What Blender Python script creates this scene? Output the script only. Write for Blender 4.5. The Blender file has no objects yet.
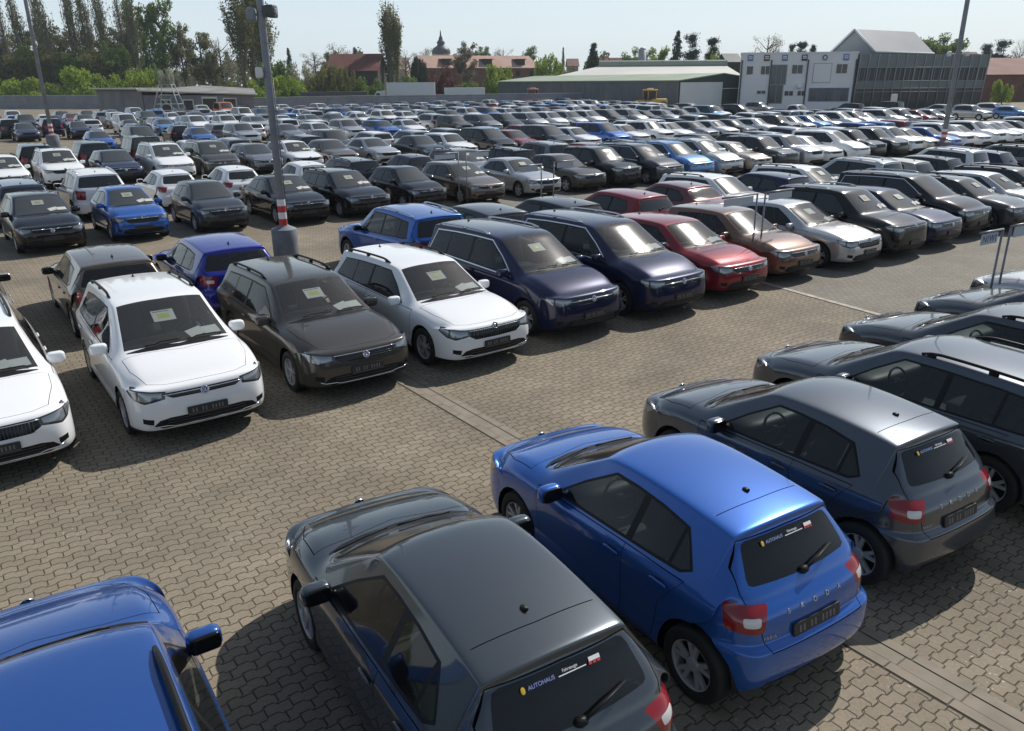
import bpy, bmesh, math, random
import numpy as np
from mathutils import Vector, Matrix

random.seed(11)
scn = bpy.context.scene
COL = scn.collection
R_ = math.radians

# ------------------------------------------------------------------ materials
MATS = {}


def principled(name, base, rough=.5, metal=0., coat=0., coat_rough=.03, spec=.5, emit=None):
    m = bpy.data.materials.new(name)
    m.use_nodes = True
    b = m.node_tree.nodes['Principled BSDF']
    b.inputs['Base Color'].default_value = (*base, 1)
    b.inputs['Roughness'].default_value = rough
    b.inputs['Metallic'].default_value = metal
    b.inputs['Coat Weight'].default_value = coat
    b.inputs['Coat Roughness'].default_value = coat_rough
    b.inputs['Specular IOR Level'].default_value = spec
    MATS[name] = m
    return m


def nd(m, t, **kw):
    n = m.node_tree.nodes.new(t)
    for k, v in kw.items():
        setattr(n, k, v)
    return n


def lk(m, a, b):
    m.node_tree.links.new(a, b)


def bsdf(m):
    return m.node_tree.nodes['Principled BSDF']


def noise_mix(m, c1, c2, scale, detail=3., lo=.35, hi=.65, coord='Object', stretch=None):
    """base colour = noise between two colours of the surface itself"""
    tc = nd(m, 'ShaderNodeTexCoord')
    src = tc.outputs[coord]
    if stretch:
        mp = nd(m, 'ShaderNodeMapping')
        mp.inputs['Scale'].default_value = stretch
        lk(m, src, mp.inputs['Vector'])
        src = mp.outputs['Vector']
    n = nd(m, 'ShaderNodeTexNoise')
    n.inputs['Scale'].default_value = scale
    n.inputs['Detail'].default_value = detail
    lk(m, src, n.inputs['Vector'])
    r = nd(m, 'ShaderNodeValToRGB')
    r.color_ramp.elements[0].position = lo
    r.color_ramp.elements[1].position = hi
    r.color_ramp.elements[0].color = (*c1, 1)
    r.color_ramp.elements[1].color = (*c2, 1)
    lk(m, n.outputs['Fac'], r.inputs['Fac'])
    lk(m, r.outputs['Color'], bsdf(m).inputs['Base Color'])
    return n


PAINT = {  # base colour, metallic
    'white': ((.78, .79, .80), 0), 'silver': ((.46, .47, .48), .75), 'grey': ((.20, .205, .215), .7),
    'darkgrey': ((.036, .040, .047), .5), 'black': ((.007, .007, .009), .1), 'navy': ((.011, .015, .048), .5),
    'blue': ((.020, .105, .40), .5), 'royal': ((.021, .082, .30), .5), 'violet': ((.018, .024, .27), .45),
    'lightblue': ((.10, .26, .56), .6), 'teal': ((.04, .20, .36), .5), 'greyblue': ((.085, .11, .15), .6),
    'slate': ((.072, .086, .105), .75), 'graphite': ((.060, .072, .084), .7), 'red': ((.23, .012, .020), .35),
    'maroon': ((.16, .055, .055), .6), 'bronze': ((.17, .098, .065), .65), 'brown': ((.145, .115, .092), .7),
    'umber': ((.060, .056, .049), .7), 'champagne': ((.40, .36, .30), .7), 'beige': ((.38, .35, .30), .7),
    'orange': ((.62, .16, .015), 0), 'yellow': ((.60, .36, .02), 0)}
for k, (c, mt) in PAINT.items():
    dark = max(c) < .09 and k not in ('slate', 'graphite', 'royal')
    m = principled('paint_' + k, c, .30 if dark else .27 if mt else .40, mt * (.35 if dark else .8), 1., .03, spec=.03 if dark else .15)
    tc = nd(m, 'ShaderNodeTexCoord')
    n = nd(m, 'ShaderNodeTexNoise')
    n.inputs['Scale'].default_value = 3.2
    n.inputs['Detail'].default_value = 5
    lk(m, tc.outputs['Object'], n.inputs['Vector'])
    mr = nd(m, 'ShaderNodeMapRange')
    mr.inputs['To Min'].default_value = .015
    mr.inputs['To Max'].default_value = .075
    lk(m, n.outputs['Fac'], mr.inputs['Value'])
    lk(m, mr.outputs['Result'], bsdf(m).inputs['Coat Roughness'])

GLASS = principled('car_glass_dark', (.016, .018, .019), .07, 0, 0, spec=.75)
WGLASS = principled('windscreen_glass', (.045, .050, .049), .11, 0, 0, spec=.8)
SEAMM = principled('shut_line', (.004, .004, .004), .95, spec=0.)
BLACK = principled('black_trim', (.010, .010, .011), .45, spec=.2)
GLOSSBLACK = principled('gloss_black_trim', (.008, .008, .009), .14, spec=.35)
RUBBER = principled('tyre_rubber', (.016, .016, .016), .75, spec=.3)
ALLOY = principled('alloy_rim', (.50, .51, .52), .35, .45)
CHROME = principled('chrome_trim', (.72, .73, .74), .12, 1)
LAMP = principled('headlamp_glass', (.26, .28, .30), .12, .55, .6)
HDARK = principled('headlamp_housing', (.035, .037, .04), .15, .2, .5)
RED = principled('tail_lamp_red', (.22, .005, .009), .15, 0, .6)
CLEARLAMP = principled('reverse_lamp_white', (.62, .60, .60), .2, 0, .6)
SEATM = principled('seat_fabric', (.030, .030, .034), .85)
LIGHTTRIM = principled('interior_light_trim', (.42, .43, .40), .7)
SHEETDIM = principled('sheet_dimmed', (.26, .27, .265), .6)  # paper with the dimming of tinted glass put into its colour
SHEETDIM2 = principled('sheet_dimmed_green', (.17, .19, .08), .6)  # printed patch, darkened in colour as if seen through the windscreen
PAPER2 = principled('price_paper', (.40, .415, .405), .7)
PAPER = principled('white_paper', (.80, .81, .80), .7)
STEELDARK = principled('slat_grey', (.085, .087, .09), .3, .6)
PLATE = principled('dark_plate', (.022, .022, .024), .45)
PLATEMARK = principled('plate_print', (.15, .15, .16), .5)
YELLOW = principled('sticker_yellow', (.62, .42, .04), .5)
YELLOWDIM = principled('price_yellow', (.42, .34, .06), .6)
GREENM = principled('sticker_green', (.20, .42, .10), .5)
REDM = principled('sticker_red', (.55, .06, .07), .5)
STRIPBLUE = principled('sticker_pale_blue', (.30, .38, .68), .5)
BLUEM = principled('sticker_blue', (.10, .16, .42), .5)

# see-through side glass of the nearest cars: tinted, with a mirror-like coat
def see_through(name, tint, rough, dust):
    m = bpy.data.materials.new(name)
    m.use_nodes = True
    t_ = m.node_tree
    t_.nodes.remove(t_.nodes['Principled BSDF'])
    tr = nd(m, 'ShaderNodeBsdfTransparent')
    tr.inputs['Color'].default_value = (*tint, 1)
    gl_ = nd(m, 'ShaderNodeBsdfGlossy')
    gl_.inputs['Roughness'].default_value = rough
    lw = nd(m, 'ShaderNodeLayerWeight')
    pw = nd(m, 'ShaderNodeMath', operation='POWER')
    lk(m, lw.outputs['Facing'], pw.inputs[0])
    pw.inputs[1].default_value = 4.2
    fr_ = nd(m, 'ShaderNodeMath', operation='MULTIPLY_ADD')
    lk(m, pw.outputs[0], fr_.inputs[0])
    fr_.inputs[1].default_value = .85
    fr_.inputs[2].default_value = .055
    df = nd(m, 'ShaderNodeBsdfDiffuse')
    df.inputs['Color'].default_value = (.5, .5, .48, 1)
    m1 = nd(m, 'ShaderNodeMixShader')
    m1.inputs[0].default_value = dust
    lk(m, tr.outputs[0], m1.inputs[1])
    lk(m, df.outputs[0], m1.inputs[2])
    m2 = nd(m, 'ShaderNodeMixShader')
    lk(m, fr_.outputs[0], m2.inputs[0])
    lk(m, m1.outputs[0], m2.inputs[1])
    lk(m, gl_.outputs[0], m2.inputs[2])
    lk(m, m2.outputs[0], t_.nodes['Material Output'].inputs['Surface'])
    return m


TINT = see_through('car_glass_tinted', (.34, .39, .39), .04, .015)
RTINT = see_through('rear_glass_tinted', (.20, .23, .23), .05, .012)
SCREEN = see_through('windscreen_clear', (.74, .78, .76), .10, .055)


# ------------------------------------------------------------------ mesh helpers
def mesh_from(name, verts, faces, mats=(), fm=None, smooth=True):
    me = bpy.data.meshes.new(name)
    me.from_pydata([tuple(map(float, v)) for v in verts], [], faces)
    for m in mats:
        me.materials.append(m)
    if fm is not None:
        me.polygons.foreach_set('material_index', fm)
    if smooth:
        me.polygons.foreach_set('use_smooth', [True] * len(me.polygons))
    me.update()
    return me


class MB:
    """collects shapes into one mesh"""

    def __init__(s):
        s.v, s.f, s.m = [], [], []

    def add(s, vs, fs, mi=0, M=None):
        o = len(s.v)
        if M is not None:
            vs = [M @ Vector(v) for v in vs]
        s.v += [tuple(v) for v in vs]
        s.f += [tuple(i + o for i in f) for f in fs]
        s.m += [mi] * len(fs)

    def box(s, lo, hi, mi=0, M=None):
        (a, b, c), (d, e, f) = lo, hi
        vs = [(a, b, c), (d, b, c), (d, e, c), (a, e, c), (a, b, f), (d, b, f), (d, e, f), (a, e, f)]
        s.add(vs, [(0, 3, 2, 1), (4, 5, 6, 7), (0, 1, 5, 4), (1, 2, 6, 5), (2, 3, 7, 6), (3, 0, 4, 7)], mi, M)

    def rbox(s, c, half, mi=0, M=None, n=2, e=.35):
        """rounded box (superellipsoid)"""
        vs, fs = [], []
        nu, nv = 10 * n, 5 * n

        def sp(w, p):
            return math.copysign(abs(w) ** p, w)
        for j in range(nv + 1):
            ph = -math.pi / 2 + math.pi * j / nv
            for i in range(nu):
                th = 2 * math.pi * i / nu
                vs.append((c[0] + half[0] * sp(math.cos(ph), e) * sp(math.cos(th), e),
                           c[1] + half[1] * sp(math.cos(ph), e) * sp(math.sin(th), e),
                           c[2] + half[2] * sp(math.sin(ph), e)))
        for j in range(nv):
            for i in range(nu):
                k = (i + 1) % nu
                fs.append((j * nu + i, j * nu + k, (j + 1) * nu + k, (j + 1) * nu + i))
        s.add(vs, fs, mi, M)

    def tube(s, pts, rad, n=8, mi=0, M=None, cap=True):
        pts = [Vector(p) for p in pts]
        if not hasattr(rad, '__len__'):
            rad = [rad] * len(pts)
        vs, fs = [], []
        up0 = Vector((0, 0, 1))
        for k, p in enumerate(pts):
            d = (pts[min(k + 1, len(pts) - 1)] - pts[max(k - 1, 0)]).normalized()
            u = d.cross(up0)
            if u.length < .05:
                u = d.cross(Vector((1, 0, 0)))
            u.normalize()
            w = u.cross(d)
            for i in range(n):
                a = 2 * math.pi * i / n
                vs.append(p + u * (math.cos(a) * rad[k]) + w * (math.sin(a) * rad[k]))
        for k in range(len(pts) - 1):
            for i in range(n):
                j = (i + 1) % n
                fs.append((k * n + i, (k + 1) * n + i, (k + 1) * n + j, k * n + j))
        if cap:
            fs.append(tuple(range(n)))
            fs.append(tuple(range(len(vs) - 1, len(vs) - n - 1, -1)))
        s.add(vs, fs, mi, M)

    def lathe(s, prof, n=24, mi=0, M=None, axis='y'):
        """prof: (radius, along axis)"""
        vs, fs = [], []
        for r, a in prof:
            for i in range(n):
                t = 2 * math.pi * i / n
                if axis == 'y':
                    vs.append((r * math.cos(t), a, r * math.sin(t)))
                else:
                    vs.append((r * math.cos(t), r * math.sin(t), a))
        for k in range(len(prof) - 1):
            for i in range(n):
                j = (i + 1) % n
                fs.append((k * n + i, k * n + j, (k + 1) * n + j, (k + 1) * n + i))
        s.add(vs, fs, mi, M)

    def mesh(s, name, mats, smooth=True):
        return mesh_from(name, s.v, s.f, mats, s.m, smooth)


def obj(name, me, parent=None, loc=None):
    o = bpy.data.objects.new(name, me)
    COL.objects.link(o)
    if parent:
        o.parent = parent
    if loc:
        o.location = loc
    return o


def thing(o, label, cat, group=None):
    o['label'] = label
    o['category'] = cat
    if group:
        o['group'] = group
    return o


def structure(o, kind='structure', label=None):
    o['kind'] = kind
    if label:
        o['label'] = label
    return o


def sharpen(me, ang=35):
    """smooth shading with sharp edges where faces meet steeply"""
    bm = bmesh.new()
    bm.from_mesh(me)
    for e in bm.edges:
        e.smooth = len(e.link_faces) == 2 and e.calc_face_angle(0) < R_(ang)
    bm.to_mesh(me)
    bm.free()
    return me


# ------------------------------------------------------------------ car bodies
# side lines in metres from the front bumper (s) and above ground (z)
ST = dict(
    h=dict(L=3.81, W=1.66, H=1.45, foh=.83, wb=2.46, zh=.74, cs=1.02, cz=.99, hs=1.80, yk=.58, rr=(3.30, 1.385), rw=(3.60, .985), tz=.86, q=0, rail=None, wr=.305, wu=.34, wl=.44),
    g=dict(L=4.26, W=1.79, H=1.455, foh=.87, wb=2.63, zh=.73, cs=1.16, cz=.985, hs=1.98, rr=(3.78, 1.39), rw=(4.14, .98), tz=.86, q=0, rail=None, wr=.315, wu=.36, wl=.56),
    w=dict(L=4.58, W=1.80, H=1.475, foh=.89, wb=2.66, zh=.73, cs=1.20, cz=.985, hs=2.02, rr=(4.20, 1.42), rw=(4.47, .985), tz=.86, q=1, rail='b', wr=.32, wu=.20, wl=.34),
    x=dict(L=4.40, W=1.80, H=1.62, foh=.88, wb=2.64, zh=.77, cs=1.10, cz=1.03, hs=1.86, rr=(3.98, 1.54), rw=(4.26, 1.08), tz=.95, q=1, rail='b', wr=.34, wu=.22, wl=.36),
    m=dict(L=4.68, W=1.84, H=1.69, foh=.92, wb=2.80, zh=.80, cs=1.03, cz=1.12, hs=1.98, rr=(4.35, 1.635), rw=(4.56, 1.12), tz=.95, q=1, rail='c', wr=.335, wu=.17, wl=.26),
    t=dict(L=4.34, W=1.81, H=1.585, foh=.87, wb=2.685, zh=.77, cs=1.05, cz=1.06, hs=1.92, rr=(3.95, 1.51), rw=(4.21, 1.05), tz=.9, q=1, rail='b', wr=.315, wu=.26, wl=.36),
    s=dict(L=4.28, W=1.82, H=1.655, foh=.86, wb=2.60, zh=.86, cs=1.10, cz=1.10, hs=1.84, rr=(3.90, 1.585), rw=(4.14, 1.10), tz=.97, q=1, rail='c', wr=.345, wu=.22, wl=.34),
    d=dict(L=4.62, W=1.80, H=1.45, foh=.89, wb=2.66, zh=.73, cs=1.22, cz=.985, hs=2.05, rr=(3.45, 1.39), rw=(3.98, 1.03), tz=.88, q=0, rail=None, wr=.32, wu=.22, wl=.42, deck=(4.48, .99)),
    v=dict(L=4.42, W=1.84, H=1.84, foh=.90, wb=2.70, zh=.82, cs=.98, cz=1.13, hs=1.72, rr=(4.20, 1.80), rw=(4.34, 1.10), tz=.95, q=1, rail=None, wr=.32, wu=.16, wl=.18),
    p=dict(L=5.0, W=1.92, H=1.82, foh=.92, wb=3.1, zh=.98, cs=1.25, cz=1.20, hs=1.95, rr=(3.15, 1.77), rw=(3.38, 1.18), tz=1.0, q=0, rail=None, wr=.37, wu=.12, wl=.16, deck=(4.95, 1.06)),
)
ST['y'] = dict(ST['w'])
KIND = dict(y='estate car', h='hatchback', g='hatchback', w='estate car', x='compact crossover', m='people carrier', t='tall hatchback', s='crossover', d='saloon', v='delivery van', p='pickup')
OF = [0, .010, .048, .088, .15, .33, .46, .64]
YF = [0, .42, .72, .81, .885, .978, .995, 1.0]
ZF = [1, 1, 1, 1, .99, .955, .91, .80]
ZC = .42


def lerp(a, b, t):
    return a + (b - a) * t


class Shape:
    """control rings -> closed B-spline body surface (left half)"""

    def __init__(S, P):
        S.P = P
        L, W, H = P['L'], P['W'], P['H']
        hw = S.hw = W / 2
        cs, cz, hs, zh = P['cs'], P['cz'], P['hs'], P['zh']
        rrs, rrz = P['rr']
        rws, rwz = P['rw']
        S.yr = yr = hw * P.get('yk', .64) + (H - 1.45) * .12
        st = []

        def yp(s):
            f = 1.
            if s < 1.1:
                f -= .03 * ((1.1 - s) / 1.1) ** 2
            if s > L - 1.1:
                f -= (.085 if 'yk' in P else .06) * ((s - L + 1.1) / 1.1) ** 2
            return hw * f
        S.yp = yp

        def core(s):
            c = min(max(s, .95), L - .95)
            return (c, yp(c) * .985, ZC)

        def zb(s):
            return cz - .125 + .085 * min(1, max(0, (s - cs) / (rws - cs)))
        S.zb = zb

        def front(s, z, k=1.):
            st.append([(s + OF[r] * k, yp(.3) * YF[r], ZC + (z - ZC) * ZF[r]) for r in range(8)] + [core(s)])

        def hood(s, z, k=0.):
            ys = [0, .42, .70, .765, .825, .945, .992, 1.002]
            dz = [0, -.006, -.020, -.028, -.045, -.105, -.165, -.27]
            st.append([(s + OF[r] * k, yp(s) * ys[r], z + dz[r]) for r in range(8)] + [core(s + .3 * k)])

        def green(s, z, q=1., rear=False):
            """q: 0 at the foot of the screen, 1 on the roof"""
            e = (-.35 if rear else 1.) * (1 - .45 * q)
            if q >= 1:
                e = 0
            y2 = lerp(.745 * hw, yr, q)
            y3 = lerp(.80 * hw, yr + .030, q)
            y4 = lerp(.85 * hw, yr + .046, q)
            ss = [s + o * e for o in (0, .015, .10, .135, .155, .17, .17, .17)]
            b = zb(ss[5])
            st.append([(ss[0], 0, z), (ss[1], .52 * y2, z - .007), (ss[2], y2, z - lerp(.022, .030, q)), (ss[3], y3, z - lerp(.036, .048, q)),
                       (ss[4], y4, max(z - lerp(.052, .088, q), b + .03)), (ss[5], yp(ss[5]) * .965, b), (ss[6], yp(ss[6]) * 1.002, b - .045), (ss[7], yp(ss[7]) * 1.006, b - .17)] + [core(s)])

        def rear(s, z, k=1., yk=1.):
            o = [0, .006, .032, .062, .115, .27, .37, .5]
            st.append([(s - o[r] * k, yp(L - .3) * YF[r] * yk, ZC + (z - ZC) * ZF[r]) for r in range(8)] + [core(s)])
        front(.17, .18), front(.05, .24), front(.0, .36), front(-.008, .50), front(.012, .63)
        front(.042, zh - .01, .97), front(.068, zh + .028, .93), front(.12, zh + .052, .85)
        hood(.25, zh + .075, .55)
        n = 3
        for i in range(n):
            t = (i + .6) / n
            s = lerp(.25, cs - .10, t)
            hood(s, lerp(zh + .085, cz - .005, t) + .035 * math.sin(math.pi * t), .28 * (1 - t))
        hood(cs - .06, cz - .004)
        st.append([(cs + .02 + o, y * hw, cz + dz) for o, y, dz in ((0, 0, .012), (.012, .42, .005), (.075, .735, -.020), (.105, .795, -.033), (.12, .845, -.050), (.13, .955, -.115), (.13, .995, -.17), (.13, 1.004, -.30))] + [core(cs)])
        for q in (.16, .5, .84):
            green(lerp(cs + .03, hs, q), lerp(cz + .02, H - .055, q), q)
        green(hs + .02, H - .035, .999)
        for q in (.12, .3, .5, .7, .88):
            s = lerp(hs + .05, rrs, q)
            z = H - (H - rrz) * max(0, (q - .35) / .65) ** 1.6 - .035 * max(0, 1 - q / .3) ** 2
            green(s, z)
        green(rrs - .03, rrz + .002)
        green(rrs + .035, rrz - .006, .99, True)
        green(rrs + .055, rrz - .018, .985, True)
        green(rrs + .045, rrz - .055, .96, True)
        for q in (.82, .5, .2):
            green(lerp(rws, rrs + .04, q), lerp(rwz, rrz - .03, q), q, True)
        if P.get('deck'):
            ds, dz = P['deck']
            hood(rws + .02, rwz - .005)
            hood(lerp(rws, ds, .5), lerp(rwz, dz, .5) + .01)
            hood(ds - .10, dz)
            hood(ds - .01, dz - .008)
            rear(L - .10, dz - .05, .8)
        else:
            rear(rws + .012, rwz - .012, .8, .945), rear(rws + .022, rwz - .05, .85, .955)
        rear(L - .088, P['tz'], .9, .98), rear(L - .078, .70, 1, .985), rear(L - .072, .655, 1, .985), rear(L - .018, .638), rear(L - .003, .60), rear(L, .46), rear(L - .02, .32), rear(L - .12, .22)

        def bottom(s):
            st.append([(s, y_ * yp(s), z_) for y_, z_ in ((0, .18), (.5, .18), (.75, .18), (.83, .183), (.9, .19), (.975, .225), (.995, .27), (1., .34))] + [core(s)])
        for t in (.93, .78, .62, .5, .38, .22, .10):
            bottom(L * t)
        S.C = np.array(st)

    def sample(S, kt, kr):
        C = S.C
        m0 = C[:, 1:2] * np.array([1, -1, 1])
        C = np.concatenate([m0, C, 2 * C[:, 8:9] - C[:, 7:8]], 1)   # N x 11 x 3

        def basis(u):
            return np.array([(1 - u) ** 3, 3 * u ** 3 - 6 * u * u + 4, -3 * u ** 3 + 3 * u * u + 3 * u + 1, u ** 3]).T / 6
        nr = 8 * kr + 1
        A = np.zeros((nr, 11))
        for i in range(nr):
            t = i / kr
            k = min(int(t), 7)
            A[i, k:k + 4] = basis(t - k)
        N = C.shape[0]
        T = np.zeros((N * kt, N))
        for i in range(N * kt):
            k, u = i // kt, (i % kt) / kt
            for j, w in enumerate(basis(u)):
                T[i, (k + j - 1) % N] += w
        G = np.einsum('tn,nrc->trc', T, C)
        G = np.einsum('ri,tic->trc', A, G)
        G[:, 0, 1] = 0
        return G


# part ids
(BODY, WIND, REARW, WFRONT, WREAR, WQUART, TRIM, HEAD, TAIL, GRILLE, HOOD, FDOOR, RDOOR, GATE, SEAM, CHROMEP, REVERSE, DEL, HLENS) = range(19)


def clip_poly2(poly, a, b):
    """keep the part of a convex polygon with a <= x <= b"""
    for sgn, lim in ((1, a), (-1, -b)):
        out = []
        for i in range(len(poly)):
            p, q = poly[i], poly[(i + 1) % len(poly)]
            fp, fq = sgn * p[0] - lim, sgn * q[0] - lim
            if fp >= 0:
                out.append(p)
            if fp * fq < 0:
                t = fp / (fp - fq)
                out.append((lerp(p[0], q[0], t), lerp(p[1], q[1], t)))
        poly = out
    return poly


def area2(p):
    return sum(p[i][0] * p[(i + 1) % len(p)][1] - p[(i + 1) % len(p)][0] * p[i][1] for i in range(len(p))) / 2


def inset(poly, d):
    """inset a convex polygon"""
    if area2(poly) < 0:
        poly = poly[::-1]
    n = len(poly)
    L = []
    for i in range(n):
        a, b = poly[i], poly[(i + 1) % n]
        dx, dy = b[0] - a[0], b[1] - a[1]
        l = math.hypot(dx, dy)
        L.append(((a[0] - dy / l * d, a[1] + dx / l * d), (dx / l, dy / l)))
    out = []
    for i in range(n):
        (p, u), (q, v) = L[i - 1], L[i]
        den = u[0] * v[1] - u[1] * v[0]
        if abs(den) < 1e-6:
            out.append(q)
            continue
        t = ((q[0] - p[0]) * v[1] - (q[1] - p[1]) * v[0]) / den
        out.append((p[0] + u[0] * t, p[1] + u[1] * t))
    return out


def rounded(poly, r):
    """cut the corners of a convex polygon"""
    out = []
    n = len(poly)
    for i in range(n):
        p, a, b = Vector(poly[i]), Vector(poly[i - 1]), Vector(poly[(i + 1) % n])
        ra = min(r, .4 * (a - p).length)
        rb = min(r, .4 * (b - p).length)
        A, B = p + (a - p).normalized() * ra, p + (b - p).normalized() * rb
        out += [tuple(A), tuple((A + B) * .25 + p * .5), tuple(B)]
    return out


class Cutter:
    def __init__(S, verts, faces):
        bm = S.bm = bmesh.new()
        vs = [bm.verts.new(v) for v in verts]
        S.lay = bm.faces.layers.int.new('pid')
        for f in faces:
            try:
                bm.faces.new([vs[i] for i in f])
            except ValueError:
                pass
        bm.normal_update()

    def cut(S, poly, U, V, pid, base=(BODY,), filt=None):
        bm, lay = S.bm, S.lay
        if area2(poly) < 0:
            poly = poly[::-1]
        U, V = Vector(U), Vector(V)
        us, vs_ = [p[0] for p in poly], [p[1] for p in poly]
        u0, u1, v0, v1 = min(us), max(us), min(vs_), max(vs_)
        cur = []
        for f in bm.faces:
            if f[lay] not in base:
                continue
            if filt and not filt(f.calc_center_median(), f.normal):
                continue
            pu = [v.co.dot(U) for v in f.verts]
            if max(pu) < u0 or min(pu) > u1:
                continue
            pv = [v.co.dot(V) for v in f.verts]
            if max(pv) < v0 or min(pv) > v1:
                continue
            cur.append(f)
        n = len(poly)
        for i in range(n):
            (ax, ay), (bx, by) = poly[i], poly[(i + 1) % n]
            l = math.hypot(bx - ax, by - ay)
            if l < 1e-6:
                continue
            nx, ny = (by - ay) / l, -(bx - ax) / l          # outward
            no = U * nx + V * ny
            off = nx * ax + ny * ay
            ins, strad = [], []
            for f in cur:
                d = [v.co.dot(no) - off for v in f.verts]
                if max(d) <= 1e-5:
                    ins.append(f)
                elif min(d) < -1e-5:
                    strad.append(f)
            if strad:
                es, vv = set(), set()
                for f in strad:
                    es.update(f.edges)
                    vv.update(f.verts)
                r = bmesh.ops.bisect_plane(bm, geom=list(vv) + list(es) + strad, dist=1e-6, plane_co=U * (ax) + V * ay, plane_no=no)
                for g in r['geom']:
                    if isinstance(g, bmesh.types.BMFace) and g.is_valid and g.calc_center_median().dot(no) - off < 0:
                        ins.append(g)
            cur = list(dict.fromkeys(ins))
            if not cur:
                return 0
        for f in cur:
            f[lay] = pid
        return len(cur)


UX, UY, UZ = (1, 0, 0), (0, 1, 0), (0, 0, 1)
Q2 = 1 / math.sqrt(2)


def build_shell(style, kt, kr, near):
    """the cut body: {pid: (verts, faces)} for the left half, plus look-ups"""
    P = ST[style]
    S = Shape(P)
    G = S.sample(kt, kr)
    nt, nr = G.shape[:2]
    verts = G.reshape(-1, 3)
    faces = []
    for i in range(nt):
        j = (i + 1) % nt
        for r in range(nr - 1):
            faces.append((i * nr + r, j * nr + r, j * nr + r + 1, i * nr + r + 1))
    c = Cutter(verts, faces)
    bm = c.bm
    L, W, H, hw, yr, zb = P['L'], P['W'], P['H'], S.hw, S.yr, S.zb
    cs, cz, hs, zh = P['cs'], P['cz'], P['hs'], P['zh']
    (rrs, rrz), (rws, rwz) = P['rr'], P['rw']
    sf, sr = P['foh'], P['foh'] + P['wb']
    wr = P['wr']
    # outward normals?
    test = max(bm.faces, key=lambda f: f.calc_center_median().z)
    if test.normal.z < 0:
        bmesh.ops.reverse_faces(bm, faces=list(bm.faces))
        bm.normal_update()
    # wheel arches
    na = 22 if near else (16 if kt > 2 else 10)
    for sw in (sf, sr):
        poly = [(sw + (wr + .055) * math.cos(2 * math.pi * k / na), wr + (wr + .06) * math.sin(2 * math.pi * k / na)) for k in range(na)]
        c.cut(poly, UX, UZ, DEL, filt=lambda p, n: p.y > .42 * hw and abs(n.z) < .9 or p.z < .25 and p.y > .42 * hw)
        if near:
            big = [(sw + (wr + .085) * math.cos(2 * math.pi * k / na), wr + (wr + .09) * math.sin(2 * math.pi * k / na)) for k in range(na)]
            if style in 'sx':
                c.cut(big, UX, UZ, TRIM, filt=lambda p, n: p.y > .8 * hw and n.y > .5)
    # windscreen, rear window
    up = lambda p, n: n.z > .15 and p.z > cz - .1 and n.x < .2
    c.cut([(cs + .035, -.1), (cs + .035, 0), (cs + .05, .35 * hw), (cs + .09, .6 * hw), (cs + .135, .77 * hw), (hs + .045, .97 * yr), (hs + .015, 0), (hs + .011, -.1)], UX, UY, WIND, filt=up)
    if kt > 2:
        c.cut([(cs - .075, -.1), (cs - .06, .35 * hw), (cs - .02, .6 * hw), (cs + .04, .75 * hw), (cs + .13, .775 * hw), (cs + .07, .35 * hw), (cs + .07, -.1)], UX, UY, TRIM, filt=lambda p, n: n.z > .3 and p.z > cz - .15)
    rf = lambda p, n: p.x > rrs - .06 and n.x > .12 and p.z > rwz - .12
    rb = rwz + (.03 if style != 'd' else .02)
    ry = (.655 if style == 'h' else .77) * hw if style not in 'v' else .7 * hw
    c.cut(rounded([(-.2, rb), (ry, rb + .02), (.97 * yr, rrz - .095), (-.2, rrz - .078)], .05), UY, UZ, REARW, filt=rf)
    # side glass
    side = lambda p, n: n.y > .35 and p.y > .5
    a0 = (cs + .40, zb(cs + .4) + .035)
    a1 = (hs + .25, H - .128)
    top = [(lerp(hs + .25, rrs - P['wu'], t), lerp(H - .128, rrz - .122, t * t) + .012 * math.sin(math.pi * t)) for t in (0, .3, .65, 1)]
    zl = zb(rws - P['wl']) + .045
    hull = [a0] + top + [(rws - P['wl'], zl + (.05 if not P['q'] else .02)), (rws - P['wl'] - .10, zl)]
    hull = [hull[0], (lerp(a0[0], a1[0], .5), lerp(a0[1], a1[1], .5) + .018)] + hull[1:]
    if style == 'm' and kt > 2:
        c.cut(inset(hull, -.022), UX, UZ, CHROMEP, filt=side)
        c.cut(hull, UX, UZ, TRIM, base=(BODY, CHROMEP), filt=side)
    else:
        c.cut(hull, UX, UZ, TRIM, filt=side)
    s0, s1 = hull[0][0], rws - P['wl']
    sB = lerp(cs, rws, .50 if P['q'] else .56)
    sC = sr - .08 if P['q'] else s1 - .22
    if style == 'p':
        sB = lerp(cs, rws, .60)
        sC = s1 - .05
    gl = inset(hull, .022)
    wins = [(WFRONT, s0, sB - .03), (WREAR, sB + .045, sC - .02)]
    if P['q'] or near:
        wins.append((WQUART, sC + .015, s1))
    else:
        wins[1] = (WREAR, sB + .045, s1)
    for pid, a, b in wins:
        pl = clip_poly2(gl, a, b)
        if len(pl) > 2 and abs(area2(pl)) > .005:
            c.cut(pl, UX, UZ, pid, base=(TRIM,), filt=side)
    # lamps
    fr = lambda p, n: p.x < .95 and p.y > .25 and n.z < .93 and n.x < .3
    A = [(.385, zh - .095), (.60, zh - .135), (.76, zh - .10), (.90, zh - .01), (.895, zh + .035), (.62, zh + .03), (.385, zh + .0)]
    c.cut(A, (Q2, Q2, 0), UZ, HEAD, filt=fr)
    if kt > 2:
        c.cut([(.42, zh - .070), (.60, zh - .105), (.69, zh - .085), (.69, zh + .022), (.60, zh + .014), (.42, zh - .014)], (Q2, Q2, 0), UZ, HLENS, base=(HEAD,), filt=fr)
        c.cut([(.725, zh - .088), (.76, zh - .08), (.875, zh - .005), (.87, zh + .022), (.725, zh + .02)], (Q2, Q2, 0), UZ, HLENS, base=(HEAD,), filt=fr)
    re = lambda p, n: p.x > L - .65 and p.y > .3 and n.z < .9
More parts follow.
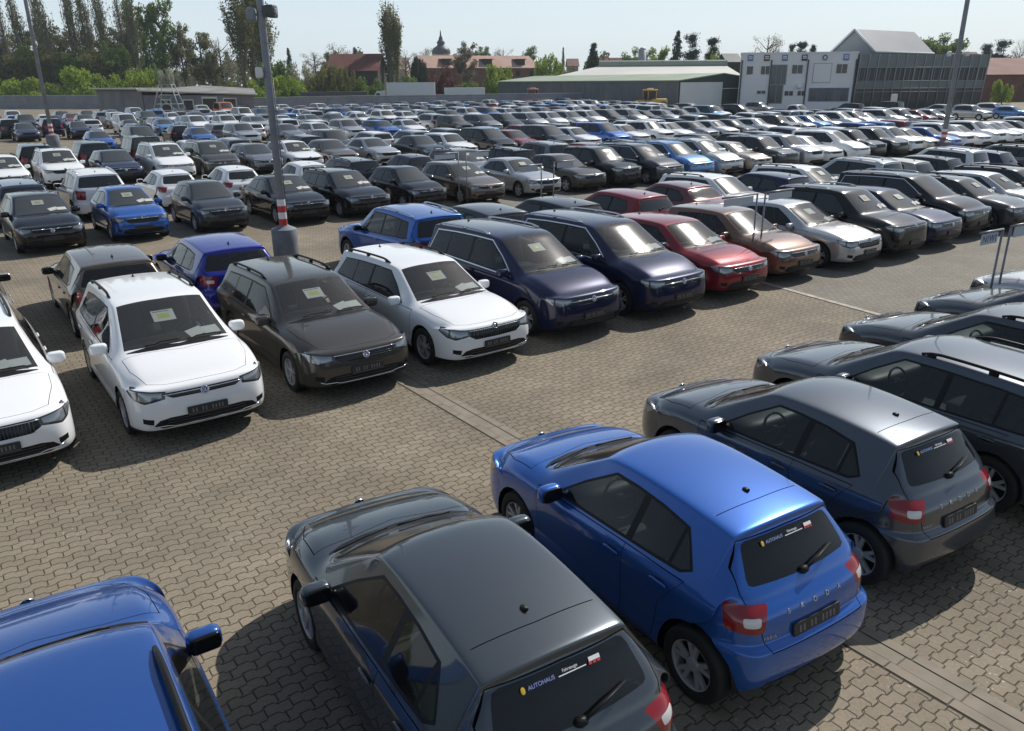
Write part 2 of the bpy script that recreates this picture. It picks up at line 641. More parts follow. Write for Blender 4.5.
    # in the rear corner direction: (y - (s - L)) / sqrt2
    lo, hi_ = (.74, P['tz'] + .08) if style not in 'mvx' else (.80, P['tz'] + .12)
    oa = -L * Q2
    T = rounded([(oa + .445, lo + .01), (oa + .735, lo + .03), (oa + .765, hi_ + .02), (oa + .435, hi_ - .01)], .03)
    T = [(p[0] * -1, p[1]) for p in T]
    ur = (Q2, -Q2, 0)      # a' = (s - y)/sqrt2 ; L/sqrt2 - .. 
    c.cut(T, ur, UZ, TAIL, filt=re)
    if near:
        Tw = rounded([(-(oa + .475), lo + .06), (-(oa + .60), lo + .07), (-(oa + .61), hi_ - .065), (-(oa + .475), hi_ - .075)], .02)
        c.cut(Tw, ur, UZ, REVERSE, base=(TAIL,), filt=re)
    # grille and lower intake
    ff = lambda p, n: p.x < .6 and n.x < -.25
    gz0, gz1 = (zh - .165, zh + .0) if style in 'wshxd' else (zh - .125, zh - .012) if style not in 'mt' else (zh - .10, zh - .02)
    c.cut([(-.2, gz0), (.44 * hw, gz0 + .006), (.56 * hw, gz0 + .06), (.545 * hw, gz1), (-.2, gz1)], UY, UZ, GRILLE, filt=ff)
    c.cut([(-.2, .265), (.62 * hw, .275), (.74 * hw, .33), (.66 * hw, .40), (.52 * hw, .425), (-.2, .43)], UY, UZ, TRIM, filt=ff)
    if kt > 2:
        c.cut([(.74 * hw, .345), (.86 * hw, .37), (.86 * hw, .44), (.73 * hw, .425)], UY, UZ, TRIM, filt=lambda p, n: p.x < .6 and n.x < -.15)
    # sills and rear valance
    zs = .255 if style not in 'sx' else .30
    c.cut([(-1, 0), (L + 1, 0), (L + 1, zs), (-1, zs)], UX, UZ, TRIM)
    c.cut([(-.2, 0), (.70 * hw, 0), (.62 * hw, .345), (-.2, .35)], UY, UZ, TRIM, filt=lambda p, n: p.x > L - .5)
    if near:
        gap = .0036
        # bonnet
        hp = [(.165, -.2), (.165, .25), (.185, .50 * hw), (.29, .71 * hw), (cs * .6, .835 * hw), (cs - .01, .86 * hw), (cs - .055, .6 * hw), (cs - .08, .3 * hw), (cs - .09, -.2)]
        hf = lambda p, n: p.x < cs + .2 and n.z > .35
        c.cut(inset(hp, -gap), UX, UY, SEAM, filt=hf)
        c.cut(inset(hp, gap), UX, UY, HOOD, base=(SEAM,), filt=hf)
        # doors
        df = lambda p, n: n.y > .2 and p.y > .6
        za = lambda s: zb(s) + .012
        fd = [(sf + .44, .285), (sB, .285), (sB, za(sB) + .01), (sf + .36, za(sf + .36)), (sf + .40, .6)]
        c.cut(inset(fd, -gap), UX, UZ, SEAM, filt=df)
        c.cut(inset(fd, gap), UX, UZ, FDOOR, base=(SEAM,), filt=df)
        eb = min(sr + .10, s1 - .03)
        zm = .66
        lo_ = [(sB, .285), (sr - .44, .285), (sr - .38, zm), (sB, zm)]
        hi2 = [(sB, zm), (sr - .38, zm), (eb, za(eb)), (sB, za(sB) + .01)]
        for q in (lo_, hi2):
            c.cut(inset(q, -gap), UX, UZ, SEAM, filt=df)
        c.cut([(sB + gap, .285 + gap), (sr - .44 - gap, .285 + gap), (sr - .38 - gap, zm + .002), (sB + gap, zm + .002)], UX, UZ, RDOOR, base=(SEAM,), filt=df)
        c.cut([(sB + gap, zm - .008), (sr - .38 - gap * 1.6, zm - .008), (eb - gap * 1.3, za(eb) - gap), (sB + gap, za(sB) + .01 - gap)], UX, UZ, RDOOR, base=(SEAM,), filt=df)
        # tailgate
        if style not in 'dp':
            tp = [(-.3, .615), (.57 * hw, .615), (.62 * hw, .70), (.615 * hw, P['tz'] + .08), (.86 * hw, rwz + .04), (.80 * hw, lerp(rwz, rrz, .5)), (1.0 * yr, rrz - .03), (-.3, rrz - .03)]
            tp = [(-.3, .615), (.60 * hw, .615), (.64 * hw, .70), (ry + .09 * hw, rwz + .02), (ry + .065 * hw, lerp(rwz, rrz, .40)), (1.02 * yr, rrz - .082), (-.3, rrz - .068)]
            gf = lambda p, n: p.x > rrs - .03 and n.x > .1
            c.cut(inset(tp, -gap), UY, UZ, SEAM, filt=gf)
            c.cut(inset(tp, gap), UY, UZ, GATE, base=(SEAM,), filt=gf)
            # the seam across the roof in front of the spoiler
            c.cut([(rrs - .20, -.2), (rrs - .192, -.2), (rrs - .215, .92 * yr), (rrs - .223, .92 * yr)], UX, UY, SEAM, filt=lambda p, n: n.z > .7 and p.z > rrz - .1)
        # fuel flap
    for f in bm.faces:
        if f[c.lay] == SEAM:
            pass
    bmesh.ops.delete(bm, geom=[f for f in bm.faces if f[c.lay] == DEL], context='FACES')
    out = {}
    for f in bm.faces:
        out.setdefault(f[c.lay], []).append([tuple(v.co) for v in f.verts])
    bm.free()
    return S, G, out


def to_mesh(name, groups, mats, mirror, L, double=None):
    """groups: list of (faces, material index); mirror: 0 left only, 1 right only, 2 both welded"""
    idx, V, F, M = {}, [], [], []

    def vid(p):
        k = (round(p[0], 5), round(p[1], 5), round(p[2], 5))
        if k not in idx:
            idx[k] = len(V)
            V.append((L / 2 - p[0], p[1], p[2]))
        return idx[k]
    for faces, mi in groups:
        for f in faces:
            # s -> x flips handedness, so the left half (y > 0 in s-space) comes out reversed
            if mirror in (0, 2):
                ids = [vid(p) for p in f][::-1]
                if len(set(ids)) > 2:
                    F.append(list(dict.fromkeys(ids)))
                    M.append(mi)
            if mirror in (1, 2):
                ids = [vid((p[0], -p[1], p[2])) for p in f]
                if len(set(ids)) > 2:
                    F.append(list(dict.fromkeys(ids)))
                    M.append(mi)
    if not F:
        return None
    return mesh_from(name, V, F, mats, M)


def wheel_meshes(wr, near, wide=.205):
    n = 32 if near else 16
    w = wide / 2
    t = MB()
    ri = wr * .67
    prof = [(ri, -w * .9), (wr * .93, -w), (wr * .985, -w * .86), (wr, -w * .5), (wr, w * .5), (wr * .985, w * .86), (wr * .93, w), (wr * .78, w * 1.02), (ri, w * .92), (ri * .97, w * .5)]
    t.lathe(prof, n, 0)
    tm = t.mesh('tyre_mesh', [RUBBER])
    r = MB()
    r.lathe([(ri * .985, w * .94), (ri * .94, w * .90), (ri * .90, w * .55), (ri * .9, -w * .5)], n, 0)
    r.lathe([(ri * .9, w * .05), (.001, w * .05)], n, 1)
    ns = 5
    for k in range(ns):
        for da in ((-.16, .16) if near else (0,)):
            a = 2 * math.pi * k / ns + .3
            ca, sa = math.cos(a), math.sin(a)
            cb, sb = math.cos(a + da * 1.35), math.sin(a + da * 1.35)
            hwid = .020 if near else .04
            p0, p1 = Vector((ca * .05, 0, sa * .05)), Vector((cb * ri * .93, 0, sb * ri * .93))
            d = (p1 - p0).normalized()
            sd = Vector((-d.z, 0, d.x))
            y0, y1 = w * .72, w * .86
            vs = [p0 - sd * hwid, p0 + sd * hwid, p1 + sd * hwid * .8, p1 - sd * hwid * .8]
            top = [v + Vector((0, y, 0)) for v, y in zip(vs, (y0, y0, y1, y1))]
            bot = [v + Vector((0, y - .03, 0)) for v, y in zip(vs, (y0, y0, y1, y1))]
            r.add(top + bot, [(3, 2, 1, 0), (0, 1, 5, 4), (1, 2, 6, 5), (2, 3, 7, 6), (3, 0, 4, 7)], 0)
    r.lathe([(.062, w * .60), (.060, w * .80), (.045, w * .86), (.001, w * .86)], 16 if near else 8, 0)
    rm = sharpen(r.mesh('rim_mesh', [ALLOY, BLACK]))
    return tm, rm


_TPL = {}


def text_mesh(name, s, size, mat, extrude=.002, spacing=1.):
    cu = bpy.data.curves.new(name, 'FONT')
    cu.body = s
    cu.size = size
    cu.extrude = extrude
    cu.space_character = spacing
    cu.align_x = 'CENTER'
    cu.align_y = 'CENTER'
    o = bpy.data.objects.new(name, cu)
    COL.objects.link(o)
    dg = bpy.context.evaluated_depsgraph_get()
    dg.update()
    me = bpy.data.meshes.new_from_object(o.evaluated_get(dg))
    bpy.data.objects.remove(o)
    bpy.data.curves.remove(cu)
    me.materials.clear()
    me.materials.append(mat)
    me.name = name
    return me


def badge_mesh(kind):
    b = MB()
    n = 28
    b.lathe([(.001, .006), (.045, .006), (.047, .004), (.047, 0)], n, 1, axis='z')
    b.lathe([(.044, .006), (.046, .010), (.053, .010), (.055, .006), (.055, -.004)], n, 0, axis='z')
    if kind == 'v':
        for a, c in (((-.025, .034), (0, .004)), ((0, .004), (.025, .034)), ((-.040, .016), (-.020, -.034)), ((-.020, -.034), (0, -.004)), ((0, -.004), (.020, -.034)), ((.020, -.034), (.040, .016))):
            b.tube([(a[0], a[1], .008), (c[0], c[1], .008)], .0052, 6, 0)
    else:
        b.tube([(-.012, -.03, .008), (-.004, 0, .008), (.018, .022, .008)], [.006, .008, .004], 6, 0)
        for k in range(3):
            b.tube([(-.004 + .004 * k, -.004 + .009 * k, .008), (-.034 + .003 * k, .004 + .011 * k, .008)], .004, 6, 0)
    return b.mesh('badge_mesh', [CHROME, BLUEM if kind == 'v' else GLOSSBLACK])


def frame_from(p, nrm, upv=Vector((0, 0, 1))):
    z = nrm.normalized()
    x = upv.cross(z).normalized()
    y = z.cross(x)
    M = Matrix((x, y, z)).transposed().to_4x4()
    M.translation = p
    return M


def car_template(style, lod):
    """list of (part name, mesh, parent index or None, matrix, paint slot?) ; lod 2 near, 1 middle, 0 far"""
    key = (style, lod)
    if key in _TPL:
        return _TPL[key]
    P = ST[style]
    near = lod == 2
    S, G, parts = build_shell(style, {2: 5, 1: 3, 0: 2}[lod], {2: 4, 1: 2, 0: 1}[lod], near)
    L, W, H, hw, yr = P['L'], P['W'], P['H'], S.hw, S.yr
    cs, cz, hs, zh = P['cs'], P['cz'], P['hs'], P['zh']
    (rrs, rrz), (rws, rwz) = P['rr'], P['rw']
    wr = P['wr']
    sf, sr = P['foh'], P['foh'] + P['wb']
    X = lambda s: L / 2 - s
    PM = MATS['paint_white']
    g = lambda *ids: [f for i in ids for f in parts.get(i, [])]
    V = G.reshape(-1, 3)
    n3 = np.cross(np.roll(G, -1, 0) - np.roll(G, 1, 0), np.concatenate([G[:, 1:], G[:, -1:]], 1) - np.concatenate([G[:, :1], G[:, :-1]], 1))
    N3 = n3.reshape(-1, 3)
    N3 = N3 / (np.linalg.norm(N3, axis=1, keepdims=True) + 1e-9)
    if N3[np.argmax(V[:, 2])][2] < 0:
        N3 = -N3

    def near_pt(cond, d):
        """surface point and normal (car space) nearest a 2-D target; d: columns and target"""
        cols, tgt = d
        dist = ((V[:, cols] - np.array(tgt)) ** 2).sum(1)
        dist[~cond] = 9
        i = int(dist.argmin())
        return Vector((X(V[i, 0]), V[i, 1], V[i, 2])), Vector((-N3[i, 0], N3[i, 1], N3[i, 2]))

    def on_side(s, z):
        return near_pt(N3[:, 1] > .3, ([0, 2], (s, z)))

    def on_front(y, z):
        return near_pt((N3[:, 0] < -.15) & (V[:, 0] < .7), ([1, 2], (y, z)))

    def on_rear(y, z):
        return near_pt((N3[:, 0] > .1) & (V[:, 0] > rrs - .02), ([1, 2], (y, z)))

    def on_top(s, y):
        return near_pt(N3[:, 2] > .15, ([0, 1], (s, y)))
    tpl = []
    if lod == 0:
        slots = [PM, GLASS, BLACK, LAMP, RED, RUBBER, ALLOY, WGLASS]
        me0 = to_mesh('car', [(g(BODY, HOOD, FDOOR, RDOOR, GATE), 0), (g(REARW, WFRONT, WREAR, WQUART), 1), (g(WIND), 7), (g(TRIM, GRILLE, SEAM, CHROMEP), 2), (g(HEAD, HLENS), 3), (g(TAIL, REVERSE), 4)], slots, 2, L)
        b = MB()
        for s in (sf, sr):
            for sd in (1, -1):
                M = Matrix.Translation((X(s), sd * (hw - .12), wr))
                if sd < 0:
                    M = M @ Matrix.Rotation(math.pi, 4, 'Z')
                b.lathe([(wr * .5, -.09), (wr, -.09), (wr, .10), (wr * .66, .105)], 12, 5, M)
                b.lathe([(wr * .66, .105), (.02, .075)], 12, 6, M)
        b.box((X(L - .6), -hw * .85, .2), (X(.6), hw * .85, .6), 2)
        for sd in (1, -1):
            p, _ = on_side(cs + .50, S.zb(cs + .5) + .09)
            b.rbox((p.x, sd * (p.y + .09), p.z), (.06, .11, .075), 0, n=1, e=.6)
        pm = b.mesh('x', slots)
        bm = bmesh.new()
        bm.from_mesh(me0)
        bm.from_mesh(pm)
        bm.to_mesh(me0)
        bm.free()
        tpl.append(('car', me0, None, Matrix(), True))
        _TPL[key] = tpl
        return tpl
    # body: paint, black
    body = to_mesh('body_mesh', [(g(BODY), 0), (g(TRIM), 1), (g(CHROMEP), 2), (g(SEAM), 3)], [PM, BLACK, CHROME, SEAMM], 2, L)
    tpl.append(('body', body, None, Matrix(), True))
    glass_side = TINT if near else GLASS
    for nm, pid, mat in (('windscreen', WIND, SCREEN if near else WGLASS), ('rear_window', REARW, RTINT if near else GLASS)):
        me = to_mesh(nm + '_mesh', [(g(pid), 0)], [mat], 2, L)
        if me:
            tpl.append((nm, me, None, Matrix(), False))
    for nm, pid in (('front_window', WFRONT), ('rear_side_window', WREAR), ('quarter_window', WQUART)):
        for mi in (0, 1):
            me = to_mesh(nm + '_mesh', [(g(pid), 0)], [glass_side], mi, L)
            if me:
                tpl.append((nm, me, None, Matrix(), False))
    for mi in (0, 1):
        tpl.append(('headlight', to_mesh('headlight_mesh', [(g(HEAD), 1), (g(HLENS), 0)], [LAMP, HDARK], mi, L), None, Matrix(), False))
        tpl.append(('taillight', to_mesh('taillight_mesh', [(g(TAIL), 0), (g(REVERSE), 1)], [RED, CLEARLAMP], mi, L), None, Matrix(), False))
    tpl.append(('grille', to_mesh('grille_mesh', [(g(GRILLE), 0)], [GLOSSBLACK], 2, L), None, Matrix(), False))
    if near:
        for nm, pid in (('bonnet', HOOD), ('tailgate', GATE)):
            me = to_mesh(nm + '_mesh', [(g(pid), 0)], [PM], 2, L)
            if me:
                tpl.append((nm, me, None, Matrix(), True))
        for nm, pid, sh in (('front_door', FDOOR, sf + .44), ('rear_door', RDOOR, 0)):
            for mi in (0, 1):
                me = to_mesh(nm + '_mesh', [(g(pid), 0)], [PM], mi, L)
                if not me:
                    continue
                tpl.append((nm, me, None, Matrix(), True))
                di = len(tpl) - 1
                s_ = max(L / 2 - v.co.x for v in me.vertices)
                if nm == 'rear_door':
                    s_ = s_ - .06
                p, n = on_side(s_ - .14, S.zb(s_) - .10)
                hb = MB()
                hb.rbox((0, 0, .018), (.095, .014, .012), 0, n=1, e=.5)
                hb.rbox((0, -.004, -.002), (.07, .028, .008), 1, n=1, e=.6)
                M = frame_from(p, n)
                # long axis along the car
                if mi == 1:
                    p2, n2 = Vector((p.x, -p.y, p.z)), Vector((n.x, -n.y, n.z))
                    M = frame_from(p2, n2)
                tpl.append(('door_handle', hb.mesh('door_handle_mesh', [PM, BLACK]), di, M, True))
    # mirrors
    for sd in (1, -1):
        p, _ = on_side(cs + .50, S.zb(cs + .5) + .085)
        b = MB()
        k = 2 if near else 1
        c = (p.x + .01, sd * (p.y + .125), p.z + .01)
        b.rbox(c, (.062, .115, .078), 0, n=k, e=.55)
        b.rbox((c[0] - .052, c[1], c[2]), (.016, .10, .064), 1, n=k, e=.4)
        b.tube([(p.x, sd * (p.y - .05), p.z - .05), (c[0], sd * (p.y + .06), p.z - .03)], [.04, .03], 8, 1)
        tpl.append(('wing_mirror', b.mesh('mirror_mesh', [PM, GLOSSBLACK]), None, Matrix(), True))
    # wheels: thing > wheel (tyre) > rim
    tm, rm = wheel_meshes(wr, near)
    well = MB()
    for s in (sf, sr):
        for sd in (1, -1):
            M = Matrix.Translation((X(s), sd * (hw - .118), wr))
            if sd < 0:
                M = M @ Matrix.Rotation(math.pi, 4, 'Z')
            tpl.append(('wheel', tm, None, M, False))
            tpl.append(('rim', rm, len(tpl) - 1, Matrix(), False))
            q = Matrix.Translation((X(s), sd * (hw - .118), wr)) @ (Matrix.Rotation(math.pi, 4, 'Z') if sd < 0 else Matrix())
            vs, fs = [], []
            for k in range(17):
                t = R_(-8 + 196 * k / 16)
                cx, cz_ = (wr + .054) * math.cos(t), (wr + .054) * math.sin(t)
                vs += [(cx, -.28, cz_), (cx, .085 if s == sf else .035, cz_), (0, -.24, 0)]
                if k:
                    i = 3 * k
                    fs += [(i - 3, i - 2, i + 1, i), (i - 3, i, i + 2)]
            well.add(vs, fs, 0, q)
    well.box((X(L - .75), -hw * .50, .185), (X(.75), hw * .5, .5), 0)
    zt = .52
    well.add([(X(sf + .42), -hw * .93, zt), (X(sf + .42), hw * .93, zt), (X(sr - .42), hw * .93, zt), (X(sr - .42), -hw * .93, zt)], [(0, 1, 2, 3)], 0)
    tpl.append(('wheel_arch_liner', well.mesh('liner_mesh', [BLACK]), None, Matrix(), False))
    # plates
    for fn, z, nm, y in ((on_front, .47, 'front_plate', 0), (on_rear, .69 if style not in 'dg' else .72, 'rear_plate', 0)):
        p, n = fn(0, z)
        n.y = 0
        b = MB()
        b.rbox((0, 0, .012), (.26, .056, .010), 0, n=1 if not near else 2, e=.12)
        if near:
            xs = random.Random(hash(style) % 97)
            x = -.20
            for w_ in (.035, .035, .0, .03, .03, .0, .035, .03, .035, .03):
                if w_:
                    b.box((x, -.028, .0215), (x + w_ * .55, .028, .0235), 1)
                x += .042
            b.box((-.25, -.052, .0215), (.25, -.046, .0232), 1)
        p.y = 0
        tpl.append((nm, b.mesh(nm + '_mesh', [PLATE, PLATEMARK], smooth=False), None, frame_from(p, n), False))
    # badge
    bk = 'v' if style in 'gmtvy' else 's'
    if style in 'hwgmtsdxy':
        p, n = on_front(0, zh - (.06 if bk == 'v' else -.005))
        n.y = 0
        p.y = 0
        tpl.append(('badge', badge_mesh(bk), None, frame_from(p + n * .006, n), False))
    if near:
        b = MB()
        z0, z1 = ((zh - .155, zh - .012) if style in 'wshxd' else (zh - .115, zh - .02) if style not in 'mt' else (zh - .09, zh - .028))
        if style in 'wshxd':
            for i in range(-11, 12):
                y = i / 11 * .47 * hw
                p, n = on_front(abs(y), z0 + .012)
                q, n = on_front(abs(y), z1 - .012)
                b.tube([(p.x + .004, y, p.z), (q.x + .004, y, q.z)], .0055, 5)
        else:
            for zz in np.linspace(z0 + .015, z1 - .015, 3):
                b.tube([(on_front(abs(i) / 8 * .48 * hw, zz)[0].x + .003, i / 8 * .48 * hw, zz) for i in range(-8, 9)], .0045, 5)
        tpl.append(('grille_slats', b.mesh('grille_slats_mesh', [STEELDARK]), None, Matrix(), False))
        b = MB()
        for zz in (.315, .355, .395):
            pts = []
            for i in range(-8, 9):
                y = i / 8 * .56 * hw
                pts.append((on_front(abs(y), zz)[0].x + .003, y, zz))
            b.tube(pts, .0045, 5)
        tpl.append(('intake_slats', b.mesh('intake_slats_mesh', [STEELDARK]), None, Matrix(), False))
    # chrome bar on the grille
    if lod >= 1 and style in 'wgmtsdhy':
        b = MB()
        zz = zh - .018 if style not in 'mt' else zh - .05
        pts = []
        for i in range(-8, 9):
            y = i / 8 * .55 * hw
            p, n = on_front(abs(y), zz)
            pts.append((p.x + .004, math.copysign(abs(p.y), y) if i else 0, p.z))
        b.tube(pts, .008, 6)
        if style in 'mgwy' and near:
            pts2 = [(x - .006, y, z - .05) for x, y, z in pts]
            b.tube(pts2, .006, 6)
        tpl.append(('grille_bar', b.mesh('grille_bar_mesh', [CHROME]), None, Matrix(), False))
        # bright strip along the lower bumper
        if style in 'twy' and near:
            b = MB()
            pts = []
            for i in range(-10, 11):
                y = i / 10 * .80 * hw
                p, n = on_front(abs(y), .285 + .05 * (abs(i) / 10) ** 3)
                pts.append((p.x + .006, math.copysign(p.y, y) if i else 0, p.z))
            b.tube(pts, .009, 6)
            tpl.append(('bumper_strip', b.mesh('bumper_strip_mesh', [CHROME]), None, Matrix(), False))
    # roof rails
    if P['rail']:
        for sd in (1, -1):
            b = MB()
            pts, rad = [], []
            a_, b_ = hs + .40, rrs - .12
            for i in range(15):
                t = i / 14
                s = lerp(a_, b_, t)
                p, n = on_top(s, .93 * yr)
                z_ = np.interp(s, *[np.array(q) for q in zip(*sorted((float(v[0]), float(v[2])) for v in G[:, int(round(2 * (G.shape[1] - 1) / 8))] if v[2] > H - .2))])
                lift = .035 * min(1, min(t, 1 - t) / .1)
                pts.append((X(s), sd * (.985 * yr), z_ + lift + .006))
                rad.append(.014 + .006 * min(1, min(t, 1 - t) / .1))
            b.tube(pts, rad, 8)
            for t in (1 / 14, 13 / 14, .5):
                q = pts[int(round(t * 14))]
                b.box((q[0] - .05, q[1] - .014, q[2] - .045), (q[0] + .05, q[1] + .014, q[2]), 0)
            tpl.append(('roof_rail', b.mesh('roof_rail_mesh', [BLACK if P['rail'] == 'b' else CHROME]), None, Matrix(), False))
    # aerial
    if style != 'p':
        p, n = on_top(rrs - .33, 0)
        b = MB()
        b.rbox((p.x, 0, p.z + .006), (.032, .022, .014), 0, n=1, e=.7)
        b.tube([(p.x, 0, p.z), (p.x - .03, 0, p.z + (.02 if style == 'h' else .05))], [.012, .006], 6, 0)
        tpl.append(('roof_aerial', b.mesh('aerial_mesh', [BLACK]), None, Matrix(), False))
    # wipers
    if style not in 'dp':
        b = MB()
        p0, n0 = on_rear(.02, rwz + .045)
        p1, n1 = on_rear(.34, rwz + .11)
        q1 = Vector((p1.x, -p1.y, p1.z)) + n1 * .025
        b.tube([p0 + n0 * .03, lerp(p0 + n0 * .03, q1, .5) + n1 * .012, q1], [.012, .009, .006], 6)
        b.rbox(p0 + n0 * .012, (.03, .045, .03), 0, n=1, e=.8)
        tpl.append(('rear_wiper', b.mesh('rear_wiper_mesh', [BLACK]), None, Matrix(), False))
    if near:
        for y0, y1 in ((.12, .60), (-.45, .05)):
            b = MB()
            pts = []
            for i in range(8):
                y = lerp(y0, y1, i / 7)
                p, n = on_top(cs + .055 + .05 * abs(y) + .05 * i / 7, abs(y))
                pts.append(Vector((p.x, y, p.z)) + Vector((.02, 0, .02)))
            b.tube(pts, .009, 6)
            tpl.append(('windscreen_wiper', b.mesh('wiper_mesh', [BLACK]), None, Matrix(), False))
    if near and style == 'h':
        # spaced letters above the plate, model lettering below the lamp, dealer strip on the glass
        for k, ch in enumerate('SKODA'):
            y = .28 - .14 * k
            p, n = on_rear(abs(y), .845)
            pw = Vector((p.x, y, p.z))
            nw = Vector((n.x, math.copysign(abs(n.y), y) if y else 0, n.z))
            tpl.append(('tailgate_letter', text_mesh('letter_mesh', ch, .052, ALLOY, .003), None, frame_from(pw + nw * .003, nw), False))
        p, n = on_rear(.47, .70)
        n = Vector((n.x, abs(n.y), n.z))
        tpl.append(('tailgate_lettering', text_mesh('lettering_mesh', 'FABIA', .038, ALLOY, .003, 1.25), None, frame_from(Vector((p.x, .47, p.z)) + n * .004, n), False))
        p, n = on_rear(.05, rrz - .125)
        n.y = 0
        M = frame_from(Vector((p.x, 0.02, p.z)) + n * .006, n)
        b = MB()
        b.box((-.03, -.013, 0), (.165, -.007, .002), 0)
        tpl.append(('dealer_strip', b.mesh('dealer_strip_mesh', [PAPER], False), None, M, False))
        ti = len(tpl) - 1
        b = MB()
        b.rbox((-.27, 0, 0), (.015, .022, .002), 0, n=1, e=.9)
        tpl.append(('strip_drop', b.mesh('strip_drop_mesh', [YELLOW], False), ti, Matrix(), False))
        b = MB()
        b.box((.19, -.004, 0), (.27, .022, .002), 0)
        for k in range(3):
            b.box((.185 + .03 * k, -.020, 0), (.207 + .03 * k, -.002, .0024), 1)
        tpl.append(('strip_emblem', b.mesh('strip_emblem_mesh', [PAPER, REDM], False), ti, Matrix(), False))
        tpl.append(('strip_lettering', text_mesh('strip_text_mesh', 'AUTOHAUS', .034, STRIPBLUE, .0008), ti, Matrix.Translation((-.145, 0, .001)), False))
        tpl.append(('strip_lettering', text_mesh('strip_text_mesh2', 'Fahrzeuge', .026, PAPER, .0008), ti, Matrix.Translation((.055, .012, .001)), False))
    # interior
    if near:
        b = MB()
        xd = X(cs + .62)
        b.rbox((X(cs + .48), 0, cz - .16), (.30, hw * .82, .15), 0, n=2, e=.5)
        b.box((X(sr - .2), -hw * .80, .50), (X(sr - .25), hw * .80, .95), 0)
        tpl.append(('dashboard', b.mesh('dashboard_mesh', [BLACK]), None, Matrix(), False))
        sb = MB()
        Mt = Matrix.Rotation(R_(-68), 4, 'Y')
        ring = [(math.cos(a) * .18, math.sin(a) * .18, 0) for a in [2 * math.pi * k / 20 for k in range(21)]]
        sb.tube(ring, .015, 6, 0, Mt)
        sb.rbox((0, 0, -.01), (.05, .06, .03), 0, Mt, n=1, e=.7)
        sb.tube([(0, .16, 0), (0, 0, 0), (0, -.16, 0)], .014, 5, 0, Mt)
        tpl.append(('steering_wheel', sb.mesh('steering_wheel_mesh', [BLACK]), None, Matrix.Translation((X(cs + .86), .36, cz - .06)), False))
        hz = H - 1.47
        for y in (.36, -.36):
            b = MB()
            xs = X(lerp(cs, rws, .46))
            b.rbox((xs + .05, y, .60 + hz), (.26, .25, .09), 0, e=.45)
            Mb = Matrix.Translation((xs - .22, y, .62 + hz)) @ Matrix.Rotation(R_(-17), 4, 'Y')
            b.rbox((0, 0, .28), (.075, .24, .33), 0, Mb, e=.45)
            b.rbox((0.01, 0, .69), (.05, .13, .09), 0, Mb, e=.55)
            b.box((.05, -.10, .60), (.058, -.02, .68), 1, Mb)
            tpl.append(('front_seat', b.mesh('front_seat_mesh', [SEATM, PAPER]), None, Matrix(), False))
        b = MB()
        xs = X(min(sr - .30, rws - .9))
        b.rbox((xs + .1, 0, .60 + hz), (.26, hw * .74, .09), 0, e=.35)
        Mb = Matrix.Translation((xs - .16, 0, .62 + hz)) @ Matrix.Rotation(R_(-20), 4, 'Y')
        b.rbox((0, 0, .26), (.07, hw * .72, .29), 0, Mb, e=.3)
        for y in (-.42, 0, .42):
            b.rbox((0, y, .62), (.04, .12, .075), 0, Mb, e=.55)
        tpl.append(('rear_bench', b.mesh('rear_bench_mesh', [SEATM]), None, Matrix(), False))
    # sheet in the windscreen and papers on the shelf below it
    if style not in 'pv':
        def on_wind(q, y):
            return on_top(lerp(cs + .05, hs, q), abs(y))
        b = MB()
        M = None
        p, n = on_wind(.66, .06)
        off = -.012 if near else .008
        p = Vector((p.x, -.04, p.z)) + n * off
        n.y = 0
        M = frame_from(p, n)
        b.box((-.15, -.115, 0), (.15, .115, .003), 0)
        b.box((-.08, -.055, .003), (.08, .04, .005), 1)
        b.box((-.03, -.02, .005), (.05, .03, .0065), 2)
        b.box((-.13, .075, .003), (.10, .095, .0045), 3)
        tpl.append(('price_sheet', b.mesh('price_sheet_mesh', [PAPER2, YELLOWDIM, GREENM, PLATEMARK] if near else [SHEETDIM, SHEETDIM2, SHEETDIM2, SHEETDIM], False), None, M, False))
        b = MB()
        p, n = on_wind(.22, .4)
        for k, (y, rot) in enumerate(((.28, .25), (.50, -.1))):
            pw = Vector((p.x - .05 * k, y, p.z - .03 if near else p.z))
            if not near:
                pp, nn = on_wind(.17 + .05 * k, y)
                pw = Vector((pp.x, y, pp.z)) + nn * .008
                Mx = frame_from(pw, nn) @ Matrix.Rotation(rot, 4, 'Z')
                b.box((-.13, -.07, 0), (.13, .07, .003), 0, Mx)
            else:
                pp, nn = on_wind(.20 + .05 * k, y)
                pw = Vector((pp.x, y, pp.z)) - nn * .02
                nn = (nn + Vector((0, 0, .15))).normalized()
                Mx = frame_from(pw, nn) @ Matrix.Rotation(rot, 4, 'Z')
                b.box((-.12, -.085, -.003), (.12, .085, 0), 0, Mx)
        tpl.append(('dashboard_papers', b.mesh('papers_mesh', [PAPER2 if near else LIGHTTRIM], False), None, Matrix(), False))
    tpl[:] = [t for t in tpl if t[1] is not None]
    _TPL[key] = tpl
    return tpl


def rear_extras(style, L):
    """lettering and sticker for the nearest hatchbacks"""
    return None


_first = {}


